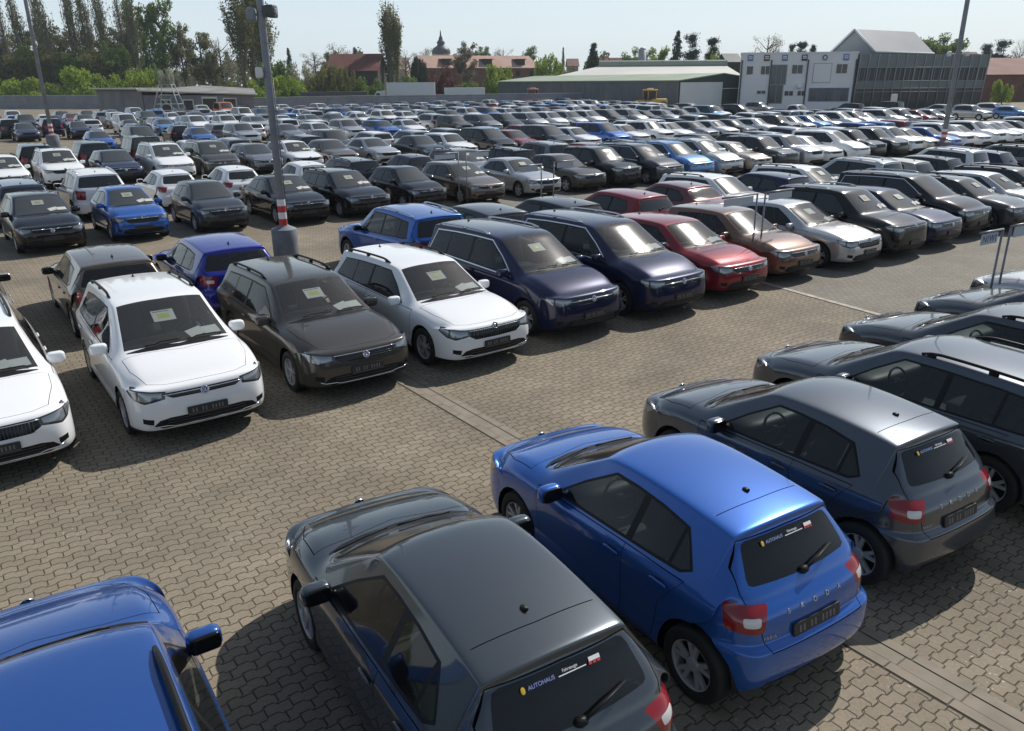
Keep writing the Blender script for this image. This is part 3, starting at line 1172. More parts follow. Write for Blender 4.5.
def place_car(name, style, lod, paint, x, y, hdg, sheet=True):
    tpl = car_template(style, lod)
    pm = MATS['paint_' + paint]

    def setm(o):
        sl = o.material_slots[0]
        sl.link = 'OBJECT'
        sl.material = pm
    if lod == 0:
        o = obj(name, tpl[0][1])
        o.location = (x, y, 0)
        o.rotation_euler = (0, 0, hdg)
        setm(o)
        return o
    root = bpy.data.objects.new(name, None)
    root.empty_display_size = .3
    COL.objects.link(root)
    root.location = (x, y, 0)
    root.rotation_euler = (0, 0, hdg)
    made = []
    for nm, me, par, M, painted in tpl:
        if nm in ('price_sheet', 'dashboard_papers') and not sheet:
            made.append(None)
            continue
        o = obj(nm, me, root if par is None else made[par])
        o.matrix_local = M
        if painted:
            setm(o)
        made.append(o)
    return root


# ------------------------------------------------------------------ the place
EYE = 4.478
FPX = 785.81
CX, CY = 512., 365.5


def hz(u):
    return 81.35 - .00666 * (u - 512)


def W(u, D):
    """ground point at distance D along the bearing of column u"""
    return Vector(((u - CX) / 835.6 * D, D, 0))


def zat(u, v, D):
    """height of a point seen at (u, v) that stands D away"""
    k = (hz(u) - v) / 888.6
    return EYE + D * k / (1 + .36 * k)


TH = R_(126.55)
AXV = Vector((math.cos(TH), math.sin(TH), 0))     # along the cars
RWV = Vector((math.sin(TH), -math.cos(TH), 0))    # along the rows


def RC(row, axis, z=0.):
    p = AXV * axis + RWV * row
    return Vector((p.x, p.y, z))


# --- paving -----------------------------------------------------------------
PAVE = principled('block_paving', (.2, .19, .16), .88, spec=.25)


def paving_nodes(m, bw, bh, amp, c1, c2, joint, patch):
    nt = m.node_tree
    tc = nd(m, 'ShaderNodeTexCoord')
    mp = nd(m, 'ShaderNodeMapping')
    mp.inputs['Rotation'].default_value = (0, 0, -(TH - math.pi / 2))
    lk(m, tc.outputs['Object'], mp.inputs['Vector'])
    sp = nd(m, 'ShaderNodeSeparateXYZ')
    lk(m, mp.outputs['Vector'], sp.inputs[0])

    def mt(op, a, b=None, clamp=False):
        n = nd(m, 'ShaderNodeMath', operation=op)
        n.use_clamp = clamp
        for i, x in enumerate((a, b)):
            if x is None:
                continue
            if hasattr(x, 'links'):
                lk(m, x, n.inputs[i])
            else:
                n.inputs[i].default_value = x
        return n.outputs[0]

    def trap(x, period, phase=0.):
        """trapezoid wave between -1 and 1"""
        w = mt('SINE', mt('ADD', mt('MULTIPLY', x, 2 * math.pi / period), phase))
        w = mt('MULTIPLY', w, 3.2)
        return mt('MAXIMUM', mt('MINIMUM', w, 1.), -1.)
    x, y = sp.outputs[0], sp.outputs[1]
    x2 = mt('ADD', x, mt('MULTIPLY', trap(y, bh * 2), amp))
    y2 = mt('ADD', y, mt('MULTIPLY', trap(x, bw, .6), amp))
    cb = nd(m, 'ShaderNodeCombineXYZ')
    lk(m, x2, cb.inputs[0])
    lk(m, y2, cb.inputs[1])
    br = nd(m, 'ShaderNodeTexBrick')
    br.offset = .5
    br.inputs['Scale'].default_value = 1
    br.inputs['Brick Width'].default_value = bw
    br.inputs['Row Height'].default_value = bh
    br.inputs['Mortar Size'].default_value = .0075
    br.inputs['Mortar Smooth'].default_value = .35
    br.inputs['Bias'].default_value = -.1
    br.inputs['Color1'].default_value = (*c1, 1)
    br.inputs['Color2'].default_value = (*c2, 1)
    br.inputs['Mortar'].default_value = (*joint, 1)
    lk(m, cb.outputs[0], br.inputs['Vector'])
    # wear: broad stains, fine grain and pale specks
    n1 = nd(m, 'ShaderNodeTexNoise')
    n1.inputs['Scale'].default_value = .55
    n1.inputs['Detail'].default_value = 6
    n1.inputs['Roughness'].default_value = .6
    lk(m, tc.outputs['Object'], n1.inputs['Vector'])
    r1 = nd(m, 'ShaderNodeMapRange')
    r1.inputs['From Min'].default_value = .32
    r1.inputs['From Max'].default_value = .70
    r1.inputs['To Min'].default_value = patch[0]
    r1.inputs['To Max'].default_value = patch[1]
    lk(m, n1.outputs['Fac'], r1.inputs['Value'])
    n2 = nd(m, 'ShaderNodeTexNoise')
    n2.inputs['Scale'].default_value = 38
    n2.inputs['Detail'].default_value = 4
    lk(m, tc.outputs['Object'], n2.inputs['Vector'])
    r2 = nd(m, 'ShaderNodeMapRange')
    r2.inputs['To Min'].default_value = .72
    r2.inputs['To Max'].default_value = 1.28
    lk(m, n2.outputs['Fac'], r2.inputs['Value'])
    v1 = nd(m, 'ShaderNodeMix', data_type='RGBA', blend_type='MULTIPLY')
    v1.inputs['Factor'].default_value = 1
    lk(m, br.outputs['Color'], v1.inputs['A'])
    lk(m, mt('MULTIPLY', r1.outputs[0], r2.outputs[0]), v1.inputs['B'])
    n3 = nd(m, 'ShaderNodeTexNoise')
    n3.inputs['Scale'].default_value = 24
    n3.inputs['Detail'].default_value = 2
    lk(m, tc.outputs['Object'], n3.inputs['Vector'])
    n4 = nd(m, 'ShaderNodeTexNoise')
    n4.inputs['Scale'].default_value = .9
    n4.inputs['Detail'].default_value = 3
    lk(m, tc.outputs['Object'], n4.inputs['Vector'])
    speck = mt('MULTIPLY', mt('MULTIPLY', mt('SUBTRACT', n3.outputs['Fac'], .66), 30, True), mt('MULTIPLY', mt('SUBTRACT', n4.outputs['Fac'], .50), 8, True), True)
    v2 = nd(m, 'ShaderNodeMix', data_type='RGBA', blend_type='MIX')
    lk(m, mt('MULTIPLY', speck, .75), v2.inputs['Factor'])
    lk(m, v1.outputs['Result'], v2.inputs['A'])
    v2.inputs['B'].default_value = (.42, .41, .37, 1)
    # moss and dirt gather in some of the joints
    n5 = nd(m, 'ShaderNodeTexNoise')
    n5.inputs['Scale'].default_value = .35
    n5.inputs['Detail'].default_value = 4
    lk(m, tc.outputs['Object'], n5.inputs['Vector'])
    v3 = nd(m, 'ShaderNodeMix', data_type='RGBA', blend_type='MIX')
    lk(m, mt('MULTIPLY', mt('MULTIPLY', mt('SUBTRACT', n5.outputs['Fac'], .50), 5, True), .35), v3.inputs['Factor'])
    lk(m, v2.outputs['Result'], v3.inputs['A'])
    v3.inputs['B'].default_value = (.105, .095, .075, 1)
    # dark drips and oil spots
    vo = nd(m, 'ShaderNodeTexVoronoi')
    vo.inputs['Scale'].default_value = .42
    vo.inputs['Randomness'].default_value = 1
    wob = nd(m, 'ShaderNodeVectorMath', operation='MULTIPLY_ADD')
    lk(m, n1.outputs['Color'], wob.inputs[0])
    wob.inputs[1].default_value = (.9, .9, 0)
    lk(m, tc.outputs['Object'], wob.inputs[2])
    lk(m, wob.outputs[0], vo.inputs['Vector'])
    v4 = nd(m, 'ShaderNodeMix', data_type='RGBA', blend_type='MIX')
    spot = mt('MULTIPLY', mt('SUBTRACT', .24, vo.outputs['Distance']), 5.5, True)
    lk(m, mt('MULTIPLY', spot, .42), v4.inputs['Factor'])
    lk(m, v3.outputs['Result'], v4.inputs['A'])
    v4.inputs['B'].default_value = (.085, .078, .066, 1)
    lk(m, v4.outputs['Result'], bsdf(m).inputs['Base Color'])
    bp = nd(m, 'ShaderNodeBump')
    bp.inputs['Strength'].default_value = .55
    bp.inputs['Distance'].default_value = .012
    inv = mt('SUBTRACT', 1., br.outputs['Fac'])
    hgt = mt('ADD', inv, mt('MULTIPLY', n2.outputs['Fac'], .35))
    lk(m, hgt, bp.inputs['Height'])
    lk(m, bp.outputs[0], bsdf(m).inputs['Normal'])


paving_nodes(PAVE, .20, .115, .014, (.252, .213, .158), (.208, .176, .130), (.066, .056, .041), (.72, 1.12))
PAVE2 = principled('fine_paving', (.2, .19, .17), .88, spec=.25)
paving_nodes(PAVE2, .20, .10, .004, (.225, .205, .168), (.192, .176, .145), (.092, .083, .068), (.82, 1.1))

GRASS = principled('meadow_grass', (.07, .11, .025), .9, spec=.2)
noise_mix(GRASS, (.055, .075, .025), (.105, .150, .035), .08, 6)


def sheet(name, pts, m, z=0.):
    me = mesh_from(name + '_mesh', [(p[0], p[1], z) for p in pts], [tuple(range(len(pts)))], [m], smooth=False)
    return structure(obj(name, me))


sheet('ground', [(-1150, -90), (1150, -90), (1150, 1400), (-1150, 1400)], GRASS, -.012)
sheet('pavement', [(-110, -45), (120, -45), (150, 140), (60, 175), (-40, 152), (-110, 175)], PAVE, 0)
# beyond the kerb strip the paving has smaller, flatter blocks
k0, k1 = Vector((4.25, 20.77, 0)), Vector((7.60, 14.74, 0))
kd = (k1 - k0).normalized()
kn = Vector((-kd.y, kd.x, 0))
if kn.x < 0:
    kn = -kn
ka, kb = k0 - kd * 26, k0 + kd * 36
sheet('side_pavement', [ka + kn * .14, kb + kn * .14, kb + kn * 55, ka + kn * 55], PAVE2, .004)
STRIP = principled('kerb_concrete', (.36, .34, .29), .85)
noise_mix(STRIP, (.26, .245, .21), (.40, .38, .33), 6)
b = MB()
n = 62
for i in range(n):
    p, q = ka + kd * (i * 1.0 + .006), ka + kd * (i * 1.0 + .994)
    b.add([p + Vector((0, 0, .012)), q + Vector((0, 0, .012)), q + kn * .14 + Vector((0, 0, .012)), p + kn * .14 + Vector((0, 0, .012))], [(0, 1, 2, 3)])
structure(obj('kerb_strip', b.mesh('kerb_strip_mesh', [STRIP], False)))
# drainage channel of three courses of slabs that runs between the rows
CH = principled('channel_slabs', (.20, .19, .17), .85)
noise_mix(CH, (.172, .147, .110), (.222, .190, .145), 3.5, 5)
DARKJ = principled('channel_joint', (.095, .082, .062), .9)
b = MB()
o0 = RC(5.46, -6)
rnd = random.Random(4)
L_ = 21.5
b.add([o0 - RWV * .012 + Vector((0, 0, .004)), o0 + RWV * .37 + Vector((0, 0, .004)), o0 + RWV * .37 + AXV * L_ + Vector((0, 0, .004)), o0 - RWV * .012 + AXV * L_ + Vector((0, 0, .004))], [(0, 1, 2, 3)], 1)
for r0, w_, z_ in ((0, .10, .011), (.11, .14, .006), (.26, .10, .011)):
    t = rnd.random() * .3
    while t < L_ - .5:
        l = .46 + rnd.random() * .06
        p = o0 + RWV * r0 + AXV * t
        b.add([p + Vector((0, 0, z_)), p + RWV * w_ + Vector((0, 0, z_)), p + RWV * w_ + AXV * (l - .014) + Vector((0, 0, z_)), p + AXV * (l - .014) + Vector((0, 0, z_))], [(0, 1, 2, 3)], 0)
        t += l
structure(obj('drainage_channel', b.mesh('drainage_channel_mesh', [CH, DARKJ], False)))

# --- building materials -----------------------------------------------------
def wall_mat(name, c1, c2, scale=.6, rough=.85, stretch=None):
    m = principled(name, c1, rough, spec=.25)
    noise_mix(m, c1, c2, scale, 5, stretch=stretch)
    return m


CONC = wall_mat('concrete_panel', (.205, .22, .255), (.255, .27, .305), .5)
CAPM = wall_mat('wall_coping', (.46, .46, .46), (.56, .56, .55), 1.)
SHEDW = wall_mat('shed_render', (.17, .17, .185), (.24, .235, .24), .4)
SHEDR = wall_mat('bitumen_roof', (.14, .14, .135), (.27, .265, .25), .35)
ROOFEDGE = principled('pale_roof_edge', (.52, .50, .45), .7)
WHITEF = principled('white_frame', (.66, .66, .64), .5)
DARKWIN = principled('dark_window', (.022, .026, .030), .08, spec=.6)
HALLW = wall_mat('ribbed_metal_wall', (.13, .14, .155), (.185, .19, .20), .4, .6)
HALLR = wall_mat('pale_green_roof', (.23, .28, .20), (.29, .335, .25), .15, .6)
HALLG = wall_mat('dark_green_cladding', (.045, .068, .055), (.06, .082, .065), .3, .6)
GATEM = wall_mat('white_gate', (.66, .68, .68), (.72, .74, .73), .3, .5)
BIGR = wall_mat('pale_hall_roof', (.46, .46, .42), (.53, .525, .48), .1, .6)
VENT = principled('ridge_vent', (.24, .28, .235), .7)
OFFW = wall_mat('white_render', (.66, .69, .72), (.74, .76, .78), .12, .8)
CURT = principled('curtain_wall_glass', (.045, .055, .065), .12, spec=.6)
PANEL = wall_mat('grey_green_panel', (.15, .18, .19), (.19, .215, .22), .5, .5)
MULL = principled('mullion', (.27, .30, .32), .5)
TILE = wall_mat('dark_red_tiles', (.105, .038, .030), (.15, .055, .042), .3)
TILE2 = wall_mat('faded_tiles', (.34, .22, .17), (.42, .28, .22), .2)
TILE3 = wall_mat('brown_tiles', (.17, .085, .065), (.22, .11, .085), .2)
BRICK = wall_mat('red_brick', (.15, .06, .045), (.20, .085, .065), .8)
PLAST = wall_mat('warm_plaster', (.42, .33, .27), (.50, .40, .33), .3)
DARKWALL = wall_mat('dark_timber', (.035, .028, .024), (.055, .042, .035), .6)
SLATE = wall_mat('slate_spire', (.035, .042, .055), (.055, .062, .075), .5, .5)
CLAD = wall_mat('grey_corrugated_cladding', (.30, .31, .315), (.36, .365, .37), .3, .5)
CLADR = wall_mat('grey_metal_roof', (.30, .305, .315), (.345, .35, .36), .2, .5)
POLEM = wall_mat('galvanised_pole', (.20, .215, .25), (.27, .285, .32), 2., .45)
BARREL = wall_mat('barrel_concrete', (.14, .15, .175), (.20, .21, .235), 3., .8)
RB_RED = principled('reflective_red', (.52, .035, .03), .4)
RB_WHITE = principled('reflective_white', (.75, .75, .74), .4)
LEADM = principled('lamp_housing', (.05, .055, .06), .4)
STEELM = principled('steel_tube', (.20, .205, .22), .4, .5)
SIGNM = principled('sign_plate', (.42, .47, .52), .45)
SIGNINK = principled('sign_ink', (.04, .055, .10), .5)
BLUESIGN = principled('blue_sign', (.10, .18, .42), .5)


def gable(parent, p0, p1, depth, ze, zr, wm, rm, wall_name='wall', roof_name='roof', over=.35, base=0.):
    """box with a pitched roof; ridge runs from p0 to p1, depth to the far side"""
    d = (p1 - p0).normalized()
    nrm = Vector((-d.y, d.x, 0))
    if nrm.y < 0:
        nrm = -nrm
    q0, q1 = p0 + nrm * depth, p1 + nrm * depth
    m0, m1 = (p0 + q0) / 2, (p1 + q1) / 2
    Z = lambda p, z: Vector((p.x, p.y, z))
    w = MB()
    w.add([Z(p0, base), Z(p1, base), Z(q1, base), Z(q0, base), Z(p0, ze), Z(p1, ze), Z(q1, ze), Z(q0, ze), Z(m0, zr - .06), Z(m1, zr - .06)],
          [(0, 1, 5, 4), (1, 2, 6, 9, 5), (2, 3, 7, 6), (3, 0, 4, 8, 7)])
    wo = obj(wall_name, w.mesh('gable_wall_mesh', [wm], False), parent)
    r = MB()
    sl = (zr - ze) / (depth / 2)
    for e, m_, f in ((p0, m0, -1), (q0, m0, 1)):
        a = Z(e, ze - sl * over) + nrm * f * over - d * over
        a1 = Z(p1 if f < 0 else q1, ze - sl * over) + nrm * f * over + d * over
        b_, b1 = Z(m0, zr) - d * over, Z(m1, zr) + d * over
        th = Vector((0, 0, .16))
        r.add([a, a1, b1, b_, a + th, a1 + th, b1 + th, b_ + th], [(0, 3, 2, 1), (4, 5, 6, 7), (0, 1, 5, 4), (1, 2, 6, 5), (3, 0, 4, 7)])
    ro = obj(roof_name, r.mesh('gable_roof_mesh', [rm], False), parent)
    return wo, ro, d, nrm


def empty(name, loc=(0, 0, 0)):
    o = bpy.data.objects.new(name, None)
    COL.objects.link(o)
    o.location = loc
    return o


def panel_on(parent, name, p, d, nrm, x, z, w, h, m, proud=.04, thick=.08):
    """flat panel on a facade whose corner is p; nrm points to the viewer"""
    b = MB()
    a = p + d * x + nrm * proud
    vs = []
    for t in (0, -thick):
        for (dx, dz) in ((0, 0), (w, 0), (w, h), (0, h)):
            q = a + d * dx + nrm * t
            vs.append((q.x, q.y, z + dz))
    b.add(vs, [(0, 1, 2, 3), (7, 6, 5, 4), (0, 4, 5, 1), (1, 5, 6, 2), (2, 6, 7, 3), (3, 7, 4, 0)])
    return obj(name, b.mesh(name + '_mesh', [m], False), parent)


# --- boundary wall ----------------------------------------------------------
def long_wall(name, pts, h, label):
    t = thing(empty(name, pts[0]), label, 'wall')
    o = Vector(pts[0])
    b, c = MB(), MB()
    for p, q in zip(pts[:-1], pts[1:]):
        p, q = Vector(p) - o, Vector(q) - o
        d = (q - p).normalized()
        nr = Vector((d.y, -d.x, 0))
        nseg = max(1, int((q - p).length / 4))
        step = (q - p).length / nseg
        for i in range(nseg):
            a, e = p + d * (i * step + .03), p + d * ((i + 1) * step - .03)
            nz = 6
            for k in range(nz):     # horizontal boards of a concrete panel fence
                z0, z1 = h * k / nz + .012, h * (k + 1) / nz - .012
                vs = [a + nr * .05, e + nr * .05, e - nr * .05, a - nr * .05]
                b.add([v + Vector((0, 0, z0)) for v in vs] + [v + Vector((0, 0, z1)) for v in vs], [(0, 1, 5, 4), (1, 2, 6, 5), (2, 3, 7, 6), (3, 0, 4, 7), (4, 5, 6, 7)])
            s = p + d * (i * step)
            vs = [s - d * .09 + nr * .09, s + d * .09 + nr * .09, s + d * .09 - nr * .09, s - d * .09 - nr * .09]
            b.add([v for v in vs] + [v + Vector((0, 0, h + .03)) for v in vs], [(0, 1, 5, 4), (1, 2, 6, 5), (2, 3, 7, 6), (3, 0, 4, 7), (4, 5, 6, 7)])
        vs = [p + nr * .12, q + nr * .12, q - nr * .12, p - nr * .12]
        c.add([v + Vector((0, 0, h + .035)) for v in vs] + [v + Vector((0, 0, h + .11)) for v in vs], [(0, 1, 5, 4), (1, 2, 6, 5), (2, 3, 7, 6), (3, 0, 4, 7), (4, 5, 6, 7)])
    obj('wall_panel', b.mesh('wall_panel_mesh', [CONC], False), t)
    obj('wall_coping', c.mesh('wall_coping_mesh', [CAPM], False), t)
    return t


long_wall('boundary_wall', [W(250, 124), W(400, 141), W(585, 151)], 2.35, 'long grey panel wall behind the cars, running from the low shed to the green hall')
long_wall('boundary_wall', [W(-60, 166), W(100, 158)], 2.4, 'blue grey panel wall at the foot of the tall poplars beside the shed')

# --- shed ---------------------------------------------------------------------
t = thing(empty('workshop_shed', W(180, 118)), 'low flat roofed grey workshop shed with white framed windows in front of the woods', 'shed')
o = Vector(t.location)
pa, pb, pc = W(97, 133), W(142, 119), W(254, 112.5)
dv = (W(254, 150) - W(97, 150)).normalized()
back = Vector((0, 1, 0)) * 24
b = MB()


def prism(b, pts, z0, z1, mi=0):
    n = len(pts)
    vs = [Vector((p.x, p.y, z0)) for p in pts] + [Vector((p.x, p.y, z1)) for p in pts]
    b.add(vs, [tuple(range(n - 1, -1, -1)), tuple(range(n, 2 * n))] + [(i, (i + 1) % n, (i + 1) % n + n, i + n) for i in range(n)], mi)


prism(b, [p - o for p in (pa, pb, pb + back * .55, pa + back * .4)], 0, 3.55)
pcb = W(253, 134)
prism(b, [p - o for p in (pb + Vector((.05, .1, 0)), pc, pcb, pb + back)], 0, 2.95)
obj('wall', b.mesh('shed_wall_mesh', [SHEDW], False), t)
b = MB()
prism(b, [p - o for p in (pa + Vector((-.6, -.5, 0)), pb + Vector((-.3, -.6, 0)), pb + back * .6, pa + back * .5)], 3.6, 3.85)
b2 = [pb + Vector((-.1, -.7, 0)) - o, pc + Vector((.6, -.7, 0)) - o, pcb + Vector((.3, 0, 0)) - o, pb + back - o]
zz = [3.45, 2.98, 3.55, 4.05]
b.add([Vector((p.x, p.y, z)) for p, z in zip(b2, zz)] + [Vector((p.x, p.y, z + .12)) for p, z in zip(b2, zz)], [(0, 3, 2, 1), (4, 5, 6, 7), (0, 1, 5, 4), (1, 2, 6, 5), (2, 3, 7, 6), (3, 0, 4, 7)])
obj('roof', b.mesh('shed_roof_mesh', [SHEDR], False), t)
b = MB()
b.tube([pa - o + Vector((-.7, -.6, 3.8)), pb - o + Vector((-.3, -.75, 3.8))], .13, 6)
b.tube([pb - o + Vector((-.2, -.8, 3.55)), pc - o + Vector((.7, -.8, 3.05))], .12, 6)
obj('roof_edge', b.mesh('shed_edge_mesh', [ROOFEDGE]), t)
d1 = (pc - pb).normalized()
n1 = Vector((d1.y, -d1.x, 0))
Lf = (pc - pb).length
pl = pb - o
for x, w_, z, h_, door in ((3.4, 1.5, .95, 1.3, 0), (7.3, 1.5, .95, 1.3, 0), (10.6, 2.3, .05, 2.45, 1), (14.2, 1.9, .7, 1.75, 0)):
    f = panel_on(t, 'door_frame' if door else 'window', pl, d1, n1, x - .16, max(.02, z - .14), w_ + .32, h_ + .28, WHITEF, .05)
    panel_on(f, 'opening' if door else 'pane', pl, d1, n1, x, z, w_, h_, DARKWIN, .09)

# steel lattice stand leaning by the shed
t = thing(empty('lattice_stand', W(168, 107)), 'pale steel lattice stand with splayed legs in front of the shed', 'steel stand')
b = MB()
for sx in (-1, 1):
    for sy in (-1, 1):
        b.tube([(sx * 2.0, sy * 1.3, 0), (sx * .8, sy * .5, 4.4)], .06, 6)
obj('leg', b.mesh('stand_leg_mesh', [MULL]), t)
b = MB()
for z in (.9, 2.0, 3.1, 4.35):
    f = 2.0 - 1.2 * z / 4.4
    g_ = 1.3 - .8 * z / 4.4
    b.tube([(-f, -g_, z), (f, -g_, z), (f, g_, z), (-f, g_, z), (-f, -g_, z)], .045, 6)
b.tube([(-1.75, -1.13, .9), (1.15, -.75, 3.1)], .04, 5)
b.tube([(1.75, -1.13, .9), (-1.15, -.75, 3.1)], .04, 5)
obj('brace', b.mesh('stand_brace_mesh', [MULL]), t)

# --- green roofed hall ---------------------------------------------------------
p_r = W(681, 130)
p_l = W(500, 176)
d = (p_r - p_l).normalized()
t = thing(empty('storage_hall', p_l), 'long storage hall with pale green roof, ribbed grey wall and a white gable gate', 'hall')
wo, ro, d, nr = gable(t, Vector((0, 0, 0)), p_r - p_l, 19.0, zat(681, 81.0, 130), zat(722, 74.0, 136), HALLW, HALLR, over=.3)
Lh = (p_r - p_l).length
b = MB()
for i in range(int(Lh / .75)):     # ribs of the long wall
    q = d * (i * .75 + .3)
    b.box((0, -.05, 0), (.1, .0, zat(681, 81.0, 130) - .15), 0, Matrix.Translation(q) @ Matrix(((d.x, -d.y, 0, 0), (d.y, d.x, 0, 0), (0, 0, 1, 0), (0, 0, 0, 1))))
obj('wall_ribs', b.mesh('rib_mesh', [HALLW], False), t)
# gable front faces the yard: green cladding, white gate, white stripe
g0 = p_r - p_l
gd = nr
gn = d
ze, zr = zat(681, 81.0, 130), zat(722, 74.0, 136)
b = MB()
A = [(0.02, 0, 0), (18.98, 0, 0), (18.98, 0, ze), (9.5, 0, zr - .1), (.02, 0, ze)]
vs = [g0 + gd * a[0] + gn * .06 + Vector((0, 0, a[2])) for a in A]
b.add(vs, [(0, 1, 2, 3, 4)])
obj('gable_cladding', b.mesh('gable_cladding_mesh', [HALLG], False), t)
panel_on(t, 'sliding_gate', g0, gd, gn, .25, .1, 9.2, ze - .3, GATEM, .16)
panel_on(t, 'gable_trim', g0, gd, gn, 9.6, ze - 1.25, 9.3, .12, GATEM, .12)

# --- taller hall behind --------------------------------------------------------
p0, p1 = W(556, 178), W(742, 176)
t = thing(empty('factory_hall', p0), 'larger factory hall with pale roof and a long ridge vent behind the green roofed hall', 'hall')
d = (p1 - p0).normalized()
nr = Vector((-d.y, d.x, 0))
Lb, ze, zr = (p1 - p0).length, zat(650, 76, 178), zat(650, 66, 195)
b = MB()
prism(b, [Vector((0, 0, 0)), d * Lb, d * Lb + nr * 34, nr * 34], 0, ze)
obj('wall', b.mesh('factory_wall_mesh', [GATEM], False), t)
b = MB()
C4 = [-d * .3 - nr * .3, d * (Lb + .3) - nr * .3, d * (Lb + .3) + nr * 34.3, -d * .3 + nr * 34.3]
rg0, rg1 = d * 10.5 + nr * 17, d * (Lb + .3) + nr * 17
b.add([Vector((q.x, q.y, ze + .02)) for q in C4] + [Vector((rg0.x, rg0.y, zr)), Vector((rg1.x, rg1.y, zr))], [(0, 1, 5, 4), (2, 3, 4, 5), (3, 0, 4), (1, 2, 5)])
obj('roof', b.mesh('factory_roof_mesh', [BIGR], False), t)
b = MB()
b.tube([Vector((q.x, q.y, zr + .35)) for q in (rg0 + d * (i / 24 * (rg1 - rg0).length) for i in range(25))], .85, 14)
for i in range(0, 25, 4):
    q = rg0 + d * (i / 24 * (rg1 - rg0).length)
    b.tube([Vector((q.x, q.y, zr + .35)) - d * .12, Vector((q.x, q.y, zr + .35)) + d * .12], .92, 14)
obj('ridge_vent', sharpen(b.mesh('ridge_vent_mesh', [VENT]), 50), t)
t = thing(empty('chimney_pipe', W(643, 200)), 'tall grey metal flue pipe standing behind the factory hall roof', 'chimney')
b = MB()
b.tube([(0, 0, 0), (0, 0, zat(643, 50, 200))], .95, 14)
obj('pipe', b.mesh('flue_mesh', [MULL]), t)
b = MB()
b.tube([(0, 0, zat(643, 50, 200)), (0, 0, zat(643, 47.5, 200))], [.95, .5], 14)
obj('cap', b.mesh('flue_cap_mesh', [MULL]), t)

# --- white office and glass showroom --------------------------------------------
D0 = 132.
fl, fr_ = W(741, 133), W(857, 131)
t = thing(empty('office_building', fl), 'white two storey office building with small square signs along its parapet', 'building')
d = (fr_ - fl).normalized()
nv = Vector((d.y, -d.x, 0))          # towards the viewer
Lo = (fr_ - fl).length
H0 = zat(800, 53.5, 132)
b = MB()
bk = W(741, 147) - fl
prism(b, [Vector((0, 0, 0)), d * Lo, d * Lo + bk, bk], 0, H0)
obj('wall', b.mesh('office_wall_mesh', [OFFW], False), t)
b = MB()
prism(b, [nv * .12 - d * .1, d * (Lo + .1) + nv * .12, d * (Lo + .1) + bk, bk - d * .1], H0, H0 + .22)
obj('parapet', b.mesh('parapet_mesh', [OFFW], False), t)
U = lambda u: (u - 741) / (857 - 741) * Lo
Zv = lambda v: zat(800, v, 132)


def opening(u0, u1, v0, v1, name='window', fm=WHITEF, pm=DARKWIN, split=0):
    x, w_ = U(u0), U(u1) - U(u0)
    z, h_ = Zv(v1), Zv(v0) - Zv(v1)
    f = panel_on(t, name, Vector((0, 0, 0)), d, nv, x - .09, z - .09, w_ + .18, h_ + .18, fm, .05)
    if split:
        for k in range(split):
            ww = w_ / split
            panel_on(f, 'pane', Vector((0, 0, 0)), d, nv, x + k * ww + .05, z, ww - .1, h_, pm, .085)
    else:
        panel_on(f, 'pane', Vector((0, 0, 0)), d, nv, x, z, w_, h_, pm, .085)


opening(748, 754, 66, 74)
opening(762, 771, 66, 74, split=2)
opening(793, 804, 65, 73.5, split=2)
opening(837, 848, 64.5, 73.5, split=2)
opening(788, 797, 91, 95.5, split=2)
opening(801, 809, 91, 95.5, split=2)
opening(760, 769, 90.5, 93.5, split=2)
opening(773, 788, 65, 84, 'stair_window', MULL, CURT, split=3)
opening(773, 786, 85, 103, 'stair_door', MULL, CURT, split=2)
opening(815, 832, 64, 82.5, 'blank_panel', MULL, OFFW)
opening(813, 852, 88.5, 101, 'shopfront', BLUESIGN, CURT, split=5)
for u in (742.5, 772, 808.5, 856):
    b = MB()
    x = U(u)
    q = d * x + nv * .13
    b.tube([Vector((q.x, q.y, 0)), Vector((q.x, q.y, H0 - .9))], .11, 8)
    obj('downpipe', b.mesh('downpipe_mesh', [LEADM]), t)
for k, (u, m_) in enumerate(((750.5, BLUESIGN), (767, BRICK), (785, BLUESIGN), (804.5, DARKWALL), (824.5, BLUESIGN), (845.5, BLUESIGN))):
    f = panel_on(t, 'parapet_sign', Vector((0, 0, 0)), d, nv, U(u - 2.8), Zv(60.8), U(u + 2.8) - U(u - 2.8), Zv(54.6) - Zv(60.8), m_ if k != 4 else OFFW, .10)
    if k == 4:
        b = MB()
        q = d * U(u) + nv * .13
        M = Matrix.Translation((q.x, q.y, (Zv(60.8) + Zv(54.6)) / 2)) @ Matrix.Rotation(R_(90), 4, 'X')
        b.lathe([(.25, 0), (.25, .04), (.40, .04), (.40, 0)], 20, 0, M, axis='z')
        obj('emblem', b.mesh('emblem_mesh', [SIGNINK], False), f)
    else:
        b = MB()
        for dz in (-.14, .12):
            q = d * (U(u) - .3) + nv * .135
            b.add([Vector((q.x, q.y, (Zv(60.8) + Zv(54.6)) / 2 + dz)), q + d * .6 + Vector((0, 0, (Zv(60.8) + Zv(54.6)) / 2 + dz)), q + d * .6 + Vector((0, 0, (Zv(60.8) + Zv(54.6)) / 2 + dz + .16)), q + Vector((0, 0, (Zv(60.8) + Zv(54.6)) / 2 + dz + .16))], [(0, 1, 2, 3)])
        obj('emblem', b.mesh('emblem_mesh', [OFFW], False), f)
b = MB()
q = d * U(801.5) + nv * .5
b.rbox((q.x, q.y, Zv(86.5)), (.42, .42, .42), 0, n=1, e=.9)
obj('satellite_dish', b.mesh('dish_mesh', [OFFW]), t)

